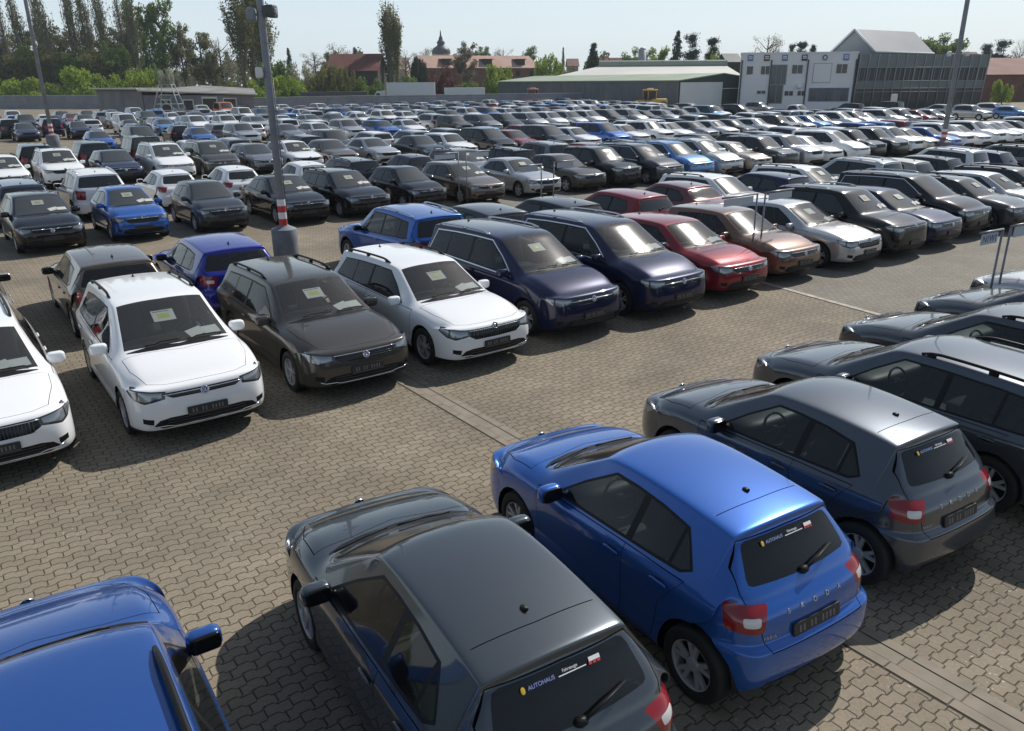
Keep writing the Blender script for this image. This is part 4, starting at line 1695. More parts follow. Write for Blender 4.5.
gl, gr = W(857.2, 131.05), W(985, 134.5)
t = thing(empty('showroom', gl), 'long glass fronted car showroom with grey mullions joined to the white office', 'showroom')
d = (gr - gl).normalized()
nv = Vector((d.y, -d.x, 0))
Lg = (gr - gl).length
H1 = zat(860, 54.5, 131)
lean = nv * .55                      # the glass front leans out towards the top
b = MB()
c0 = [Vector((0, 0, 0)), d * Lg, d * Lg - nv * 18, -nv * 18]
c1 = [lean, d * Lg + lean, d * Lg - nv * 18, -nv * 18]
b.add([Vector((p.x, p.y, 0)) for p in c0] + [Vector((p.x, p.y, H1)) for p in c1], [(0, 1, 5, 4), (1, 2, 6, 5), (2, 3, 7, 6), (3, 0, 4, 7), (4, 5, 6, 7)])
obj('glass_front', b.mesh('glass_front_mesh', [CURT], False), t)


def slant(x0, x1, z0, z1, off):
    f = lambda x, z: d * x + lean * (z / H1) + nv * off + Vector((0, 0, z))
    return [f(x0, z0), f(x1, z0), f(x1, z1), f(x0, z1)]


b = MB()
Lfl = (H1 - .0)
for z0, z1 in ((H1 - 1.9, H1 + .02), (H1 - 5.0, H1 - 3.9)):
    v4 = slant(-.02, Lg + .02, z0, z1, .06)
    b.add(v4, [(0, 1, 2, 3)])
obj('spandrel_panel', b.mesh('spandrel_mesh', [PANEL], False), t)
nm = 14
for i in range(nm + 1):
    b = MB()
    x = Lg * i / nm
    f = lambda z: d * x + lean * (z / H1) + nv * .14 + Vector((0, 0, z))
    b.tube([f(0), f(H1)], .085, 6)
    obj('mullion', b.mesh('mullion_mesh', [MULL]), t)
for z in (2.55, H1 - 5.0, H1 - 3.9, H1 - 1.9):
    b = MB()
    f = lambda x: d * x + lean * (z / H1) + nv * .12 + Vector((0, 0, z))
    b.tube([f(0), f(Lg)], .06, 6)
    obj('transom', b.mesh('transom_mesh', [MULL]), t)
for i in range(26):                   # paired casements in the upper band, blinds half drawn
    x = Lg * (i + .3) / 26
    b = MB()
    z0, z1 = H1 - 3.8, H1 - 2.0
    v4 = slant(x, x + Lg / 26 * .16, z0, z1, .07)
    b.add(v4, [(0, 1, 2, 3)])
    obj('window_post', b.mesh('window_post_mesh', [PANEL], False), t)

# gabled penthouse on the roof
a0, a1 = W(831, 142), W(873, 137)
t = thing(empty('roof_house', a0), 'grey corrugated gable house standing on the roof of the glass showroom', 'roof house')
dd = (a1 - a0)
# the ridge runs away to the right: build with its gable towards the viewer
L3 = dd.length
dn = dd.normalized()
rv = (W(930, 146) - a1)
rv.z = 0
zb_, zr_ = 5.5, zat(848, 30.5, 139.5)
ze_ = zat(831, 53, 142)
m0 = dd / 2
b = MB()
F = [Vector((0, 0, 0)), dd, dd + rv, rv]
b.add([Vector((p.x, p.y, zb_)) for p in F] + [Vector((p.x, p.y, ze_)) for p in F] + [Vector((m0.x, m0.y, zr_)), Vector((m0.x + rv.x, m0.y + rv.y, zr_))], [(0, 1, 5, 8, 4), (1, 2, 6, 5), (2, 3, 7, 9, 6), (3, 0, 4, 7)])
obj('wall', b.mesh('roof_house_wall_mesh', [CLAD], False), t)
b = MB()
off = -rv.normalized() * .3
for e0 in (F[0], F[1]):
    ov = (e0 - m0).normalized() * .25
    p = [e0 + ov + off, e0 + ov + rv, m0 + rv, m0 + off]
    z = [ze_ - .12, ze_ - .12, zr_ + .05, zr_ + .05]
    b.add([Vector((q.x, q.y, zz_)) for q, zz_ in zip(p, z)] + [Vector((q.x, q.y, zz_ + .14)) for q, zz_ in zip(p, z)], [(0, 3, 2, 1), (4, 5, 6, 7), (0, 1, 5, 4), (1, 2, 6, 5), (2, 3, 7, 6), (3, 0, 4, 7)])
obj('roof', b.mesh('roof_house_roof_mesh', [CLADR], False), t)
b = MB()
for e0 in (F[0], F[1]):
    ov = (e0 - m0).normalized() * .25
    q0, q1 = e0 + ov + off * 1.3, m0 + off * 1.3
    b.tube([Vector((q0.x, q0.y, ze_ - .02)), Vector((q1.x, q1.y, zr_ + .2))], .16, 6)
q0, q1 = F[1] + (F[1] - m0).normalized() * .3 + off, F[1] + (F[1] - m0).normalized() * .3 + rv
b.tube([Vector((q0.x, q0.y, ze_ - .05)), Vector((q1.x, q1.y, ze_ - .05))], .13, 6)
obj('verge_board', b.mesh('verge_mesh', [GATEM]), t)

# --- brick barn far right, village houses, church --------------------------------
def house(name, u0, u1, D, depth, ve, vr, wm, rm, label, cat='house', D1=None, over=.4, windows=0, dormers=()):
    p0, p1 = W(u0, D), W(u1, D1 or D)
    um = (u0 + u1) / 2
    t = thing(empty(name, p0), label, cat)
    wo, ro, d, nr = gable(t, Vector((0, 0, 0)), p1 - p0, depth, zat(um, ve, D), zat(um, vr, D + depth / 2), wm, rm, over=over)
    L = (p1 - p0).length
    ze, zr = zat(um, ve, D), zat(um, vr, D + depth / 2)
    for k in range(windows):
        panel_on(t, 'window', Vector((0, 0, 0)), d, -nr, L * (k + .5) / windows - .6, ze - 2.4, 1.2, 1.5, DARKWIN, .05)
    for f in dormers:
        b = MB()
        q = d * (L * f) + nr * depth * .16
        zc = ze + (zr - ze) * .42
        b.box((-1.3, -1.2, -1.0), (1.3, 3, .9), 0)
        b.box((-1.6, -1.5, .9), (1.6, 3.2, 1.15), 0)
        M = Matrix.Translation((q.x, q.y, zc)) @ Matrix(((d.x, nr.x, 0, 0), (d.y, nr.y, 0, 0), (0, 0, 1, 0), (0, 0, 0, 1)))
        ob = MB()
        ob.add([M @ Vector(v) for v in b.v], b.f)
        obj('dormer', ob.mesh('dormer_mesh', [DARKWALL], False), t)
    return t


house('brick_barn', 985, 1100, 165, 26, 74.5, 58, BRICK, TILE3, 'long brick barn with a faded red tiled roof beside the glass showroom', 'barn', D1=172, windows=4)
house('barn', 330, 380, 205, 14, 70.5, 54.5, DARKWALL, TILE, 'dark red roofed barn between the bushes and the columnar poplar', 'barn')
t = house('long_farmhouse', 428, 540, 255, 18, 67.5, 55.5, BRICK, TILE2, 'long farmhouse with a faded pink tiled roof and dark dormers below the church spire', 'house', D1=268, dormers=(.2, .56, .86), windows=8)
house('village_house', 396, 408, 300, 12, 69, 58, PLAST, TILE2, 'small house with pinkish roof just beyond the columnar poplar')
house('village_house', 600, 632, 300, 14, 68, 58.2, DARKWALL, TILE, 'house with dark flat looking ridge behind the lone conifer and the pale hall roof')
house('village_house', 570, 580, 330, 12, 66, 59, PLAST, TILE3, 'small brown roofed house between the bright green tree and the lone conifer')
house('village_house', 972, 984, 230, 12, 62, 52.5, BRICK, TILE3, 'red brown roof top showing above the end of the glass showroom')
house('village_house', 728, 742, 230, 12, 62, 54, DARKWALL, SLATE, 'dark roofed house peeping out between the small conifer and the white office')

t = thing(empty('church', W(444, 450)), 'church tower with a dark onion dome and thin spire rising above the village roofs', 'church')
zt = lambda v: zat(444, v, 450)
b = MB()
b.box((-4.4, -4.4, 0), (4.4, 4.4, zt(54)), 0)
obj('tower', b.mesh('church_tower_mesh', [PLAST], False), t)
b = MB()
prof = [(4.9, 54.2), (5.0, 53), (4.9, 50.5), (4.1, 48), (2.6, 46.3), (1.9, 45.2), (2.0, 43.2), (2.3, 42.5), (1.5, 40.8), (1.0, 39), (1.05, 37.8), (.5, 36), (.28, 32), (.02, 29.5)]
b.lathe([(r, zt(v)) for r, v in prof], 12, 0, axis='z')
obj('spire', b.mesh('spire_mesh', [SLATE]), t)
b = MB()
prism(b, [Vector((4, -5, 0)), Vector((18, -5, 0)), Vector((18, 5, 0)), Vector((4, 5, 0))], 0, zt(55.5))
obj('nave', b.mesh('nave_mesh', [PLAST], False), t)

# --- lamp poles -------------------------------------------------------------------
def lamp_pole(loc, h, r0, r1, barrel, label, lamps=(), boxes=(), group='lamp poles of the car park'):
    t = thing(empty('lamp_pole', loc), label, 'lamp pole', group)
    zb_ = barrel[1] if barrel else 0
    if barrel:
        rb, hb = barrel
        b = MB()
        b.lathe([(rb * .98, 0), (rb, .03), (rb, hb - .02), (rb * .97, hb), (rb * .5, hb + .07), (r0, hb + .12)], 28, 0, axis='z')
        obj('barrel_base', sharpen(b.mesh('barrel_mesh', [BARREL])), t)
    b = MB()
    b.tube([(0, 0, zb_), (0, 0, zb_ + h * .5), (0, 0, h)], [r0, (r0 + r1) / 2, r1], 14)
    obj('pole', b.mesh('pole_mesh', [POLEM]), t)
    z = zb_ + .1
    for k in range(4):
        b = MB()
        rr = r0 + .012
        b.lathe([(rr, z + .17 * k), (rr, z + .17 * k + .17)], 20, 0, axis='z')
        obj('warning_band', b.mesh('band_mesh', [RB_RED if k % 2 == 0 else RB_WHITE]), t)
    return t


def lamp_head(t, z, yaw, w=.42, out=.32):
    M = Matrix.Translation((0, 0, z)) @ Matrix.Rotation(yaw, 4, 'Z')
    b = MB()
    b.rbox((out, 0, 0), (.10, w / 2, w * .36), 0, M, n=2, e=.25)
    b.tube([M @ Vector((0, 0, 0)), M @ Vector((out - .05, 0, 0))], .04, 8)
    o = obj('floodlight', b.mesh('floodlight_mesh', [LEADM]), t)
    b = MB()
    b.rbox((out + .10, 0, 0), (.012, w / 2 - .05, w * .36 - .05), 0, M, n=1, e=.25)
    b.rbox((out + .113, 0, 0), (.006, .07, .06), 1, M, n=1, e=.4)
    obj('lens', b.mesh('lens_mesh', [DARKWIN, STEELM]), o)
    b = MB()
    for k in range(6):
        b.add([M @ Vector(v) for v in ((out - .16, -w / 2 + .03 + k * w / 6, -.12), (out - .08, -w / 2 + .03 + k * w / 6, -.12), (out - .08, -w / 2 + .03 + k * w / 6, .12), (out - .16, -w / 2 + .03 + k * w / 6, .12))], [(0, 1, 2, 3)])
    obj('cooling_fins', b.mesh('fins_mesh', [LEADM], False), o)


def junction_box(t, z, yaw, size=(.1, .13, .14), m=None, out=.2):
    M = Matrix.Translation((0, 0, z)) @ Matrix.Rotation(yaw, 4, 'Z')
    b = MB()
    b.rbox((out, 0, 0), size, 0, M, n=2, e=.4)
    b.tube([M @ Vector((0, 0, 0)), M @ Vector((out, 0, 0))], .03, 6)
    obj('camera_box', b.mesh('camera_box_mesh', [m or WHITEF]), t)


LP1 = RC(7.62, 20.46)
t = lamp_pole(LP1, 10.5, .098, .075, (.335, .82), 'galvanised lamp pole with floodlights and red bands on a grey barrel base')
zz_ = lambda v: EYE + (hz(268) - v) / FPX * (LP1.y * 1.0)
vw = math.atan2(-LP1.y, -LP1.x)      # towards the aisle
lamp_head(t, 6.12, vw + 1.25, .40, .26)
junction_box(t, 6.05, vw - 1.75, (.11, .16, .15), POLEM, .24)
junction_box(t, 4.72, vw - 1.5, (.09, .12, .13))
for z in (4.72, 4.60, 3.85, 6.1, 5.4):
    b = MB()
    b.lathe([(.105, z), (.105, z + .03)], 16, 0, axis='z')
    obj('clamp_band', b.mesh('clamp_band_mesh', [STEELM]), t)
b = MB()
b.tube([(.13, -.03, .95), (.125, -.03, 4.6)], .012, 5)
obj('cable_conduit', b.mesh('conduit_mesh', [LEADM]), t)
b = MB()
M = Matrix.Translation((0, 0, 3.86)) @ Matrix.Rotation(vw + 1.4, 4, 'Z')
b.tube([M @ Vector((0, 0, 0)), M @ Vector((.5, 0, .02))], .018, 6)
b.rbox((.12, 0, .0), (.05, .05, .05), 1, M, n=1, e=.7)
obj('bracket', b.mesh('bracket_mesh', [WHITEF, RB_WHITE]), t)
LP2 = RC(8.58, 67.1)
t = lamp_pole(LP2, 24, .135, .09, (.44, 1.05), 'tall lamp pole with red and white bands rising before the poplar wood')
junction_box(t, 16.2, 0.2, (.25, .3, .5), POLEM, .35)
junction_box(t, 14.6, 2.2, (.2, .25, .4), POLEM, .3)
t = lamp_pole(RC(52.9, 25.2), 22, .155, .10, (.5, .7), 'tall lamp pole standing in front of the glass showroom')
junction_box(t, 5.9, 2.8, (.12, .2, .14), WHITEF, .5)
junction_box(t, 5.9, -.3, (.12, .2, .14), WHITEF, .5)

# --- row signs on bent tube posts --------------------------------------------------
def row_sign(loc, h, length, yaw, label, text=None, two=False, hplate=.16):
    t = thing(empty('row_sign', loc), label, 'sign', 'row signs on tube frames')
    t.rotation_euler = (0, 0, yaw)
    r = .021
    b = MB()
    b.tube([(0, 0, 0), (0, 0, h)], r, 10)
    obj('post', b.mesh('sign_post_mesh', [STEELM]), t)
    if two:
        b = MB()
        b.tube([(length, 0, 0), (length, 0, h)], r, 10)
        obj('post', b.mesh('sign_post_mesh', [STEELM]), t)
    b = MB()
    b.tube([(-.02, 0, h), (length, 0, h)], r, 10)
    obj('arm', b.mesh('sign_arm_mesh', [STEELM]), t)
    b = MB()
    b.box((.14, -.006, h - .035 - hplate), (length - .07, .006, h - .035), 0)
    pl_ = obj('plate', b.mesh('sign_plate_mesh', [SIGNM], False), t)
    if text:
        tm = text_mesh('sign_text_mesh', text, hplate * .95, SIGNINK, .0015, 1.15)
        for k, rz in ((-1, 0), (1, math.pi)):
            o = obj('lettering', tm, pl_)
            o.matrix_local = Matrix.Translation(((length + .07) / 2, k * .0075, h - .035 - hplate / 2)) @ Matrix.Rotation(rz, 4, 'Z') @ Matrix.Rotation(R_(90), 4, 'X')
    return t


G_ = 'row signs on tube frames'
R2A = R_(121.633)
AX2 = Vector((math.cos(R2A), math.sin(R2A), 0))
RW2 = Vector((math.sin(R2A), -math.cos(R2A), 0))
ry = math.atan2(RW2.y, RW2.x)
row_sign(Vector((8.95, 14.27, 0)), 1.89, .74, ry + math.pi, 'row sign lettered NIWI on a single post among the dark cars beside the open aisle', 'NIWI', hplate=.19)
row_sign(Vector((9.29, 14.58, 0)), 1.89, .95, ry, 'blank row sign whose arm points away from the lettered one, among the dark cars', None, hplate=.19)
ryA = math.atan2(RWV.y, RWV.x)
row_sign(RC(15.55, 11.4), 2.0, 1.25, ryA + math.pi, 'thin row sign between red hatchback and bronze hatchback, arm over the red car')
row_sign(RC(15.85, 11.4), 2.0, 1.1, ryA, 'thin row sign between red hatchback and bronze hatchback, arm over the bronze car')
row_sign(RC(16.4, 25.4), 2.0, 1.1, ryA + math.pi, 'thin row sign beside the brown hatchback of the third row, arm over the black car')
row_sign(RC(16.75, 25.4), 2.0, 1.1, ryA, 'thin row sign beside the brown hatchback of the third row, arm over that hatchback')
row_sign(RC(16.0, 19.95), 2.0, .9, ryA + math.pi, 'thin row sign in front of the silver saloon, arm towards the black hatchback')
row_sign(RC(16.8, 20.3), 2.0, .9, ryA, 'thin row sign in front of the dark brown saloon, above the red hatchback')

# white info column by the showroom
t = thing(empty('info_column', W(899, 116)), 'plain white sign column standing before the glass showroom', 'sign column')
b = MB()
b.rbox((0, 0, 1.25), (.42, .10, 1.25), 0, n=2, e=.12)
obj('panel', b.mesh('column_mesh', [WHITEF]), t)
b = MB()
b.box((-.5, -.2, 0), (.5, .2, .08), 0)
obj('base', b.mesh('column_base_mesh', [LEADM], False), t)

# --- vehicles of other kinds --------------------------------------------------------
TRUCKW = principled('truck_white', (.56, .60, .62), .5)


def lorry(name, loc, yaw, L, H, label, cab=True, boxm=TRUCKW, hbase=1.05, cat='lorry'):
    t = thing(empty(name, loc), label, cat)
    t.rotation_euler = (0, 0, yaw)
    b = MB()
    x0 = 2.6 if cab else 0
    b.box((x0, -1.25, hbase), (L, 1.25, H), 0)
    for x in np.arange(x0 + .6, L, .6):
        b.box((x, -1.265, hbase + .05), (x + .05, 1.265, H - .05), 0)
    obj('box_body', b.mesh('box_body_mesh', [boxm], False), t)
    b = MB()
    b.box((x0 - .2 if cab else .2, -.55, .65), (L - .2, .55, hbase - .02), 0)
    obj('chassis', b.mesh('chassis_mesh', [BLACK], False), t)
    if cab:
        b = MB()
        pr = [(.05, .5), (0, 1.3), (.35, 2.25), (.75, 2.95), (2.3, 3.05), (2.35, .5)]
        vs = [(x, y, z) for y in (-1.15, 1.15) for x, z in pr]
        n = len(pr)
        b.add(vs, [tuple(range(n)), tuple(range(2 * n - 1, n - 1, -1))] + [(i, i + n, (i + 1) % n + n, (i + 1) % n) for i in range(n)])
        ca = obj('cab', b.mesh('cab_mesh', [boxm], False), t)
        for y in (-1.165, 1.165):
            b = MB()
            b.add([(.45, y, 1.75), (1.35, y, 1.75), (1.35, y, 2.65), (.78, y, 2.65)], [(0, 1, 2, 3)])
            obj('side_window', b.mesh('cab_window_mesh', [DARKWIN], False), ca)
        b = MB()
        b.add([(.15, -1.0, 1.62), (.15, 1.0, 1.62), (.60, .95, 2.72), (.60, -.95, 2.72)], [(0, 1, 2, 3)])
        obj('windscreen', b.mesh('cab_screen_mesh', [DARKWIN], False), ca)
    tm, rm = wheel_meshes(.48, False, .28)
    for x in ((1.0, L - 1.6) if cab else (L - 1.4, L - 2.5)):
        for y in (-1.08, 1.08):
            w_ = obj('wheel', tm, t)
            w_.matrix_local = Matrix.Translation((x, y, .48)) @ (Matrix.Rotation(math.pi, 4, 'Z') if y < 0 else Matrix())
            obj('rim', rm, w_)
    return t


lorry('box_truck', W(374, 150), R_(4), 11.2, 4.42, 'white box lorry parked side on behind the grey panel wall')
lorry('trailer', W(446, 152), R_(3), 7.4, 3.45, 'pale box trailer without a cab behind the grey panel wall', cab=False, cat='trailer')
lorry('flat_trailer', W(302, 145), R_(6), 11.5, 2.95, 'long dark flat trailer behind the panel wall beneath the bushes', cab=False, boxm=LEADM, cat='trailer', hbase=2.3)


def loader(loc, yaw, paint, label, name='wheel_loader'):
    m = MATS['paint_' + paint]
    t = thing(empty(name, loc), label, 'loader')
    t.rotation_euler = (0, 0, yaw)
    b = MB()
    b.rbox((-.9, 0, 1.35), (1.5, .95, .5), 0, n=2, e=.3)
    b.box((.5, -.5, .75), (2.4, .5, 1.35), 0)
    obj('body', b.mesh('loader_body_mesh', [m]), t)
    b = MB()
    for x in (-.25, 1.15):
        for y in (-.75, .75):
            b.tube([(x, y, 1.6), (x, y, 3.0)], .06, 6)
    b.rbox((.45, 0, 3.08), (.95, .9, .12), 0, n=2, e=.3)
    obj('cab_frame', b.mesh('loader_cab_mesh', [m]), t)
    b = MB()
    b.box((-.2, -.72, 1.7), (1.1, .72, 2.95), 0)
    obj('cab_glass', b.mesh('loader_glass_mesh', [DARKWIN], False), t)
    b = MB()
    for y in (-.55, .55):
        b.tube([(1.6, y, 1.6), (2.6, y, 1.5), (3.4, y, .6)], .12, 6)
    pr = [(3.2, .1), (4.1, .08), (4.2, .25), (3.5, .4), (3.35, 1.0), (3.15, 1.0)]
    n = len(pr)
    b.add([(x, y, z) for y in (-1.2, 1.2) for x, z in pr], [tuple(range(n)), tuple(range(2 * n - 1, n - 1, -1))] + [(i, i + n, (i + 1) % n + n, (i + 1) % n) for i in range(n)])
    obj('bucket', b.mesh('bucket_mesh', [m], False), t)
    tm, rm = wheel_meshes(.72, False, .45)
    for x in (-1.4, 1.6):
        for y in (-.95, .95):
            w_ = obj('wheel', tm, t)
            w_.matrix_local = Matrix.Translation((x, y, .72)) @ (Matrix.Rotation(math.pi, 4, 'Z') if y < 0 else Matrix())
            obj('rim', rm, w_)
    b = MB()
    b.rbox((.45, 0, 3.28), (.6, .12, .09), 0, n=1, e=.4)
    obj('light_bar', b.mesh('light_bar_mesh', [CLEARLAMP]), t)
    return t


loader(W(655, 128), R_(200), 'yellow', 'yellow wheel loader with a white light bar parked before the green roofed hall')
loader(W(537, 153), R_(160), 'orange', 'orange loader half hidden by the panel wall at the end of the green roofed hall')

# --- trees -----------------------------------------------------------------------------
def leaf_mat(name, c1, c2, rough=.75, trans=.35):
    m = principled(name, c1, rough, spec=.15)
    g_ = nd(m, 'ShaderNodeNewGeometry')
    r = nd(m, 'ShaderNodeValToRGB')
    r.color_ramp.elements[0].color = (*c1, 1)
    r.color_ramp.elements[1].color = (*c2, 1)
    lk(m, g_.outputs['Random Per Island'], r.inputs['Fac'])
    lk(m, r.outputs['Color'], bsdf(m).inputs['Base Color'])
    tl = nd(m, 'ShaderNodeBsdfTranslucent')
    lk(m, r.outputs['Color'], tl.inputs['Color'])
    mx = nd(m, 'ShaderNodeMixShader')
    mx.inputs[0].default_value = trans
    lk(m, bsdf(m).outputs[0], mx.inputs[1])
    lk(m, tl.outputs[0], mx.inputs[2])
    lk(m, mx.outputs[0], m.node_tree.nodes['Material Output'].inputs['Surface'])
    return m


LEAF = dict(olive=leaf_mat('leaf_olive', (.13, .14, .045), (.23, .225, .09)), green=leaf_mat('leaf_green', (.10, .16, .038), (.20, .27, .075)),
            fresh=leaf_mat('leaf_fresh', (.16, .23, .026), (.30, .38, .07), trans=.45), bare=leaf_mat('leaf_bud', (.15, .125, .080), (.25, .21, .135)),
            fir=leaf_mat('needle_dark', (.022, .040, .024), (.050, .072, .042), trans=.15), copper=leaf_mat('leaf_copper', (.11, .040, .038), (.19, .076, .062)),
            blossom=leaf_mat('leaf_blossom', (.32, .32, .21), (.54, .53, .43)), dusk=leaf_mat('leaf_dusk', (.095, .105, .042), (.165, .165, .072)))
BARK = wall_mat('tree_bark', (.055, .045, .035), (.10, .085, .065), 3.)
BARKP = wall_mat('poplar_bark', (.13, .12, .095), (.21, .195, .155), 2.)


def leaves_mesh(name, pts, size, m, rg, stretch=1.):
    """many small leaf clumps: bent quads at the points"""
    n = len(pts)
    a = rg.normal(size=(n, 3))
    a /= np.linalg.norm(a, axis=1, keepdims=True)
    b_ = rg.normal(size=(n, 3))
    b_ -= (a * b_).sum(1, keepdims=True) * a
    b_ /= np.linalg.norm(b_, axis=1, keepdims=True)
    s = (size * (.5 + rg.random(n)))[:, None]
    V = np.stack([pts - a * s - b_ * s * .45 * stretch, pts + a * s * .2 - b_ * s * .6, pts + a * s + b_ * s * .35, pts - a * s * .25 + b_ * s * .65], 1)
    V[:, 1] += np.cross(a, b_) * s * .35
    V[:, 3] += np.cross(a, b_) * s * .25
    F = np.arange(4 * n).reshape(n, 4)
    me = bpy.data.meshes.new(name)
    me.from_pydata(V.reshape(-1, 3).tolist(), [], F.tolist())
    me.materials.append(m)
    me.update()
    return me


def limb_pts(p, d, l, k, rg, wob=.08, up=.0):
    out = [np.array(p, float)]
    d = np.array(d, float)
    for i in range(k):
        d = d / np.linalg.norm(d) + rg.normal(size=3) * wob + np.array([0, 0, up])
        d /= np.linalg.norm(d)
        out.append(out[-1] + d * l / k)
    return out


_TREES = {}


def tree_mesh(kind, var):
    key = (kind, var)
    if key in _TREES:
        return _TREES[key]
    rg = np.random.default_rng(hash_(kind) + var * 17)
    tb = MB()
    P = []
    if kind in ('poplar', 'poplar_bare'):     # tall and narrow, limbs steeply upwards
        H = 25.
        tb.tube([(0, 0, 0), (.1, 0, 8), (0, .1, 16), (0, 0, 23)], [.45, .34, .2, .05], 7)
        stems = 3 if kind == 'poplar' else 2
        for i in range(34):
            h0 = 2 + rg.random() * 15
            a = rg.random() * 6.28
            l = (H - h0) * (.35 + .35 * rg.random())
            lp = limb_pts((0, 0, h0), (math.cos(a) * .30, math.sin(a) * .30, 1), l, 5, rg, .06, .22)
            tb.tube([tuple(q) for q in lp], list(np.linspace(.10, .02, 6)), 4, cap=False)
            k = int((130 if kind == 'poplar' else 40) * l / 8)
            for j in range(k):
                t = rg.random() ** .8
                q = lp[min(5, int(t * 5))] * (1 - (t * 5) % 1) + lp[min(5, int(t * 5) + 1)] * ((t * 5) % 1)
                P.append(q + rg.normal(size=3) * np.array([.36, .36, .5]))
        size = .19
        mat = 'olive'
    elif kind in ('broad', 'sparse', 'round'):
        H = 18. if kind != 'round' else 10.
        wd = dict(broad=4.6, sparse=4.4, round=4.8)[kind]
        tb.tube([(0, 0, 0), (.1, .1, H * .3), (0, .2, H * .6), (.1, 0, H * .9)], [.38, .3, .18, .04], 7)
        nl = 26
        for i in range(nl):
            h0 = H * (.16 + .62 * rg.random())
            a = rg.random() * 6.28
            l = wd * (.75 + .5 * rg.random()) * (1.0 - .55 * abs(h0 / H - .42))
            lp = limb_pts((0, 0, h0), (math.cos(a), math.sin(a), .75), l, 4, rg, .15, .12)
            tb.tube([tuple(q) for q in lp], list(np.linspace(.12, .025, 5)), 4, cap=False)
            for c in (lp[2], lp[3], lp[4], (lp[3] + lp[4]) / 2):
                r = .75 + .55 * rg.random()
                k = int({'broad': 60, 'sparse': 20, 'round': 60}[kind] * (.6 + rg.random()))
                v = rg.normal(size=(k, 3))
                v /= np.linalg.norm(v, axis=1, keepdims=True)
                P += list(c + v * r * (rg.random((k, 1)) ** .4) * np.array([1, 1, .8]))
        size = .185 if kind != 'sparse' else .12
        mat = 'green'
    elif kind == 'fir':
        H = 14.
        tb.tube([(0, 0, 0), (0, 0, H)], [.25, .03], 6)
        z = 1.2
        while z < H - .3:
            R0 = 2.9 * (1 - z / H) ** .8 + .15
            for i in range(9):
                a = rg.random() * 6.28
                l = R0 * (.65 + .5 * rg.random())
                for j in range(int(10 + l * 16)):
                    t = rg.random() ** .6
                    P.append(np.array([math.cos(a) * l * t, math.sin(a) * l * t, z - .28 * l * t + .1]) + rg.normal(size=3) * .16)
            z += .55
        size = .17
        mat = 'fir'
    elif kind == 'pine':
        H = 14.
        tb.tube([(0, 0, 0), (.2, 0, 6), (0, .1, H)], [.28, .2, .04], 6)
        for i in range(24):
            h0 = H * (.35 + .62 * rg.random())
            a = rg.random() * 6.28
            l = 2.7 * (1.15 - h0 / H) + .5
            lp = limb_pts((0, 0, h0), (math.cos(a), math.sin(a), .45), l, 3, rg, .1, .1)
            tb.tube([tuple(q) for q in lp], [.07, .05, .03, .02], 4, cap=False)
            for c in lp[1:]:
                P += list(c + rg.normal(size=(70, 3)) * np.array([.45, .45, .3]))
        size = .15
        mat = 'fir'
    elif kind == 'bush':
        H = 3.6
        for i in range(7):
            a = i * .9
            tb.tube([(0, 0, 0), (math.cos(a) * 1.4, math.sin(a) * 1.4, 2.0)], [.07, .03], 4, cap=False)
        for i in range(20):
            a, r = rg.random() * 6.28, 2.6 * math.sqrt(rg.random())
            zc = (.7 + 2.0 * rg.random()) * (1.15 - .30 * r / 2.6)
            k = 150
            v = rg.normal(size=(k, 3))
            v /= np.linalg.norm(v, axis=1, keepdims=True)
            P += list(np.array([math.cos(a) * r, math.sin(a) * r, zc]) + v * (.55 + .4 * rg.random()) * (rg.random((k, 1)) ** .35))
        P = [q for q in P if q[2] > .02]
        size = .13
        mat = 'fresh'
    _TREES[key] = (tb, np.array(P), size, mat, H)
    return _TREES[key]


def hash_(s):
    return sum(ord(c) * (i + 3) for i, c in enumerate(s))


_TM = {}


def tree(kind, u, D, v_top, width, label, leaf=None, name='tree', group=None, var=None, base=None, cat='tree'):
    """width: how wide it stands in the picture plane, in metres"""
    var = tree.n % 3 if var is None else var
    tree.n += 1
    tb, P, size, mat, H = tree_mesh(kind, var)
    lf = leaf or mat
    key = (kind, var, lf)
    if key not in _TM:
        bark = BARKP if kind.startswith('poplar') else BARK
        tm = _TM.get((kind, var)) or tb.mesh(kind + '_trunk_mesh', [bark])
        _TM[(kind, var)] = tm
        cm = leaves_mesh(kind + '_crown_mesh', P, size, LEAF[lf], np.random.default_rng(var + 5))
        top = float(np.percentile(P[:, 2], 99.7))
        wid = float(np.percentile(np.abs(P[:, 0]), 97)) * 2
        _TM[key] = (tm, cm, top, wid)
    tm, cm, top, wid = _TM[key]
    t = thing(empty(name, W(u, D)), label, cat, group)
    h = zat(u, v_top, D)
    um = u + (525 - u) * (hz(u) - v_top) * (1.0 if kind.startswith('poplar') else .6) / 2260
    t.location = W(um, D)
    t.scale = (width / wid, width / wid, h / top)
    t.rotation_euler = (0, 0, tree.n * 2.4)
    obj('trunk' if kind != 'bush' else 'stems', tm, t)
    obj('crown' if kind != 'bush' else 'foliage', cm, t)
    return t


tree.n = 0
px = lambda w_, D: w_ * D / 835.6

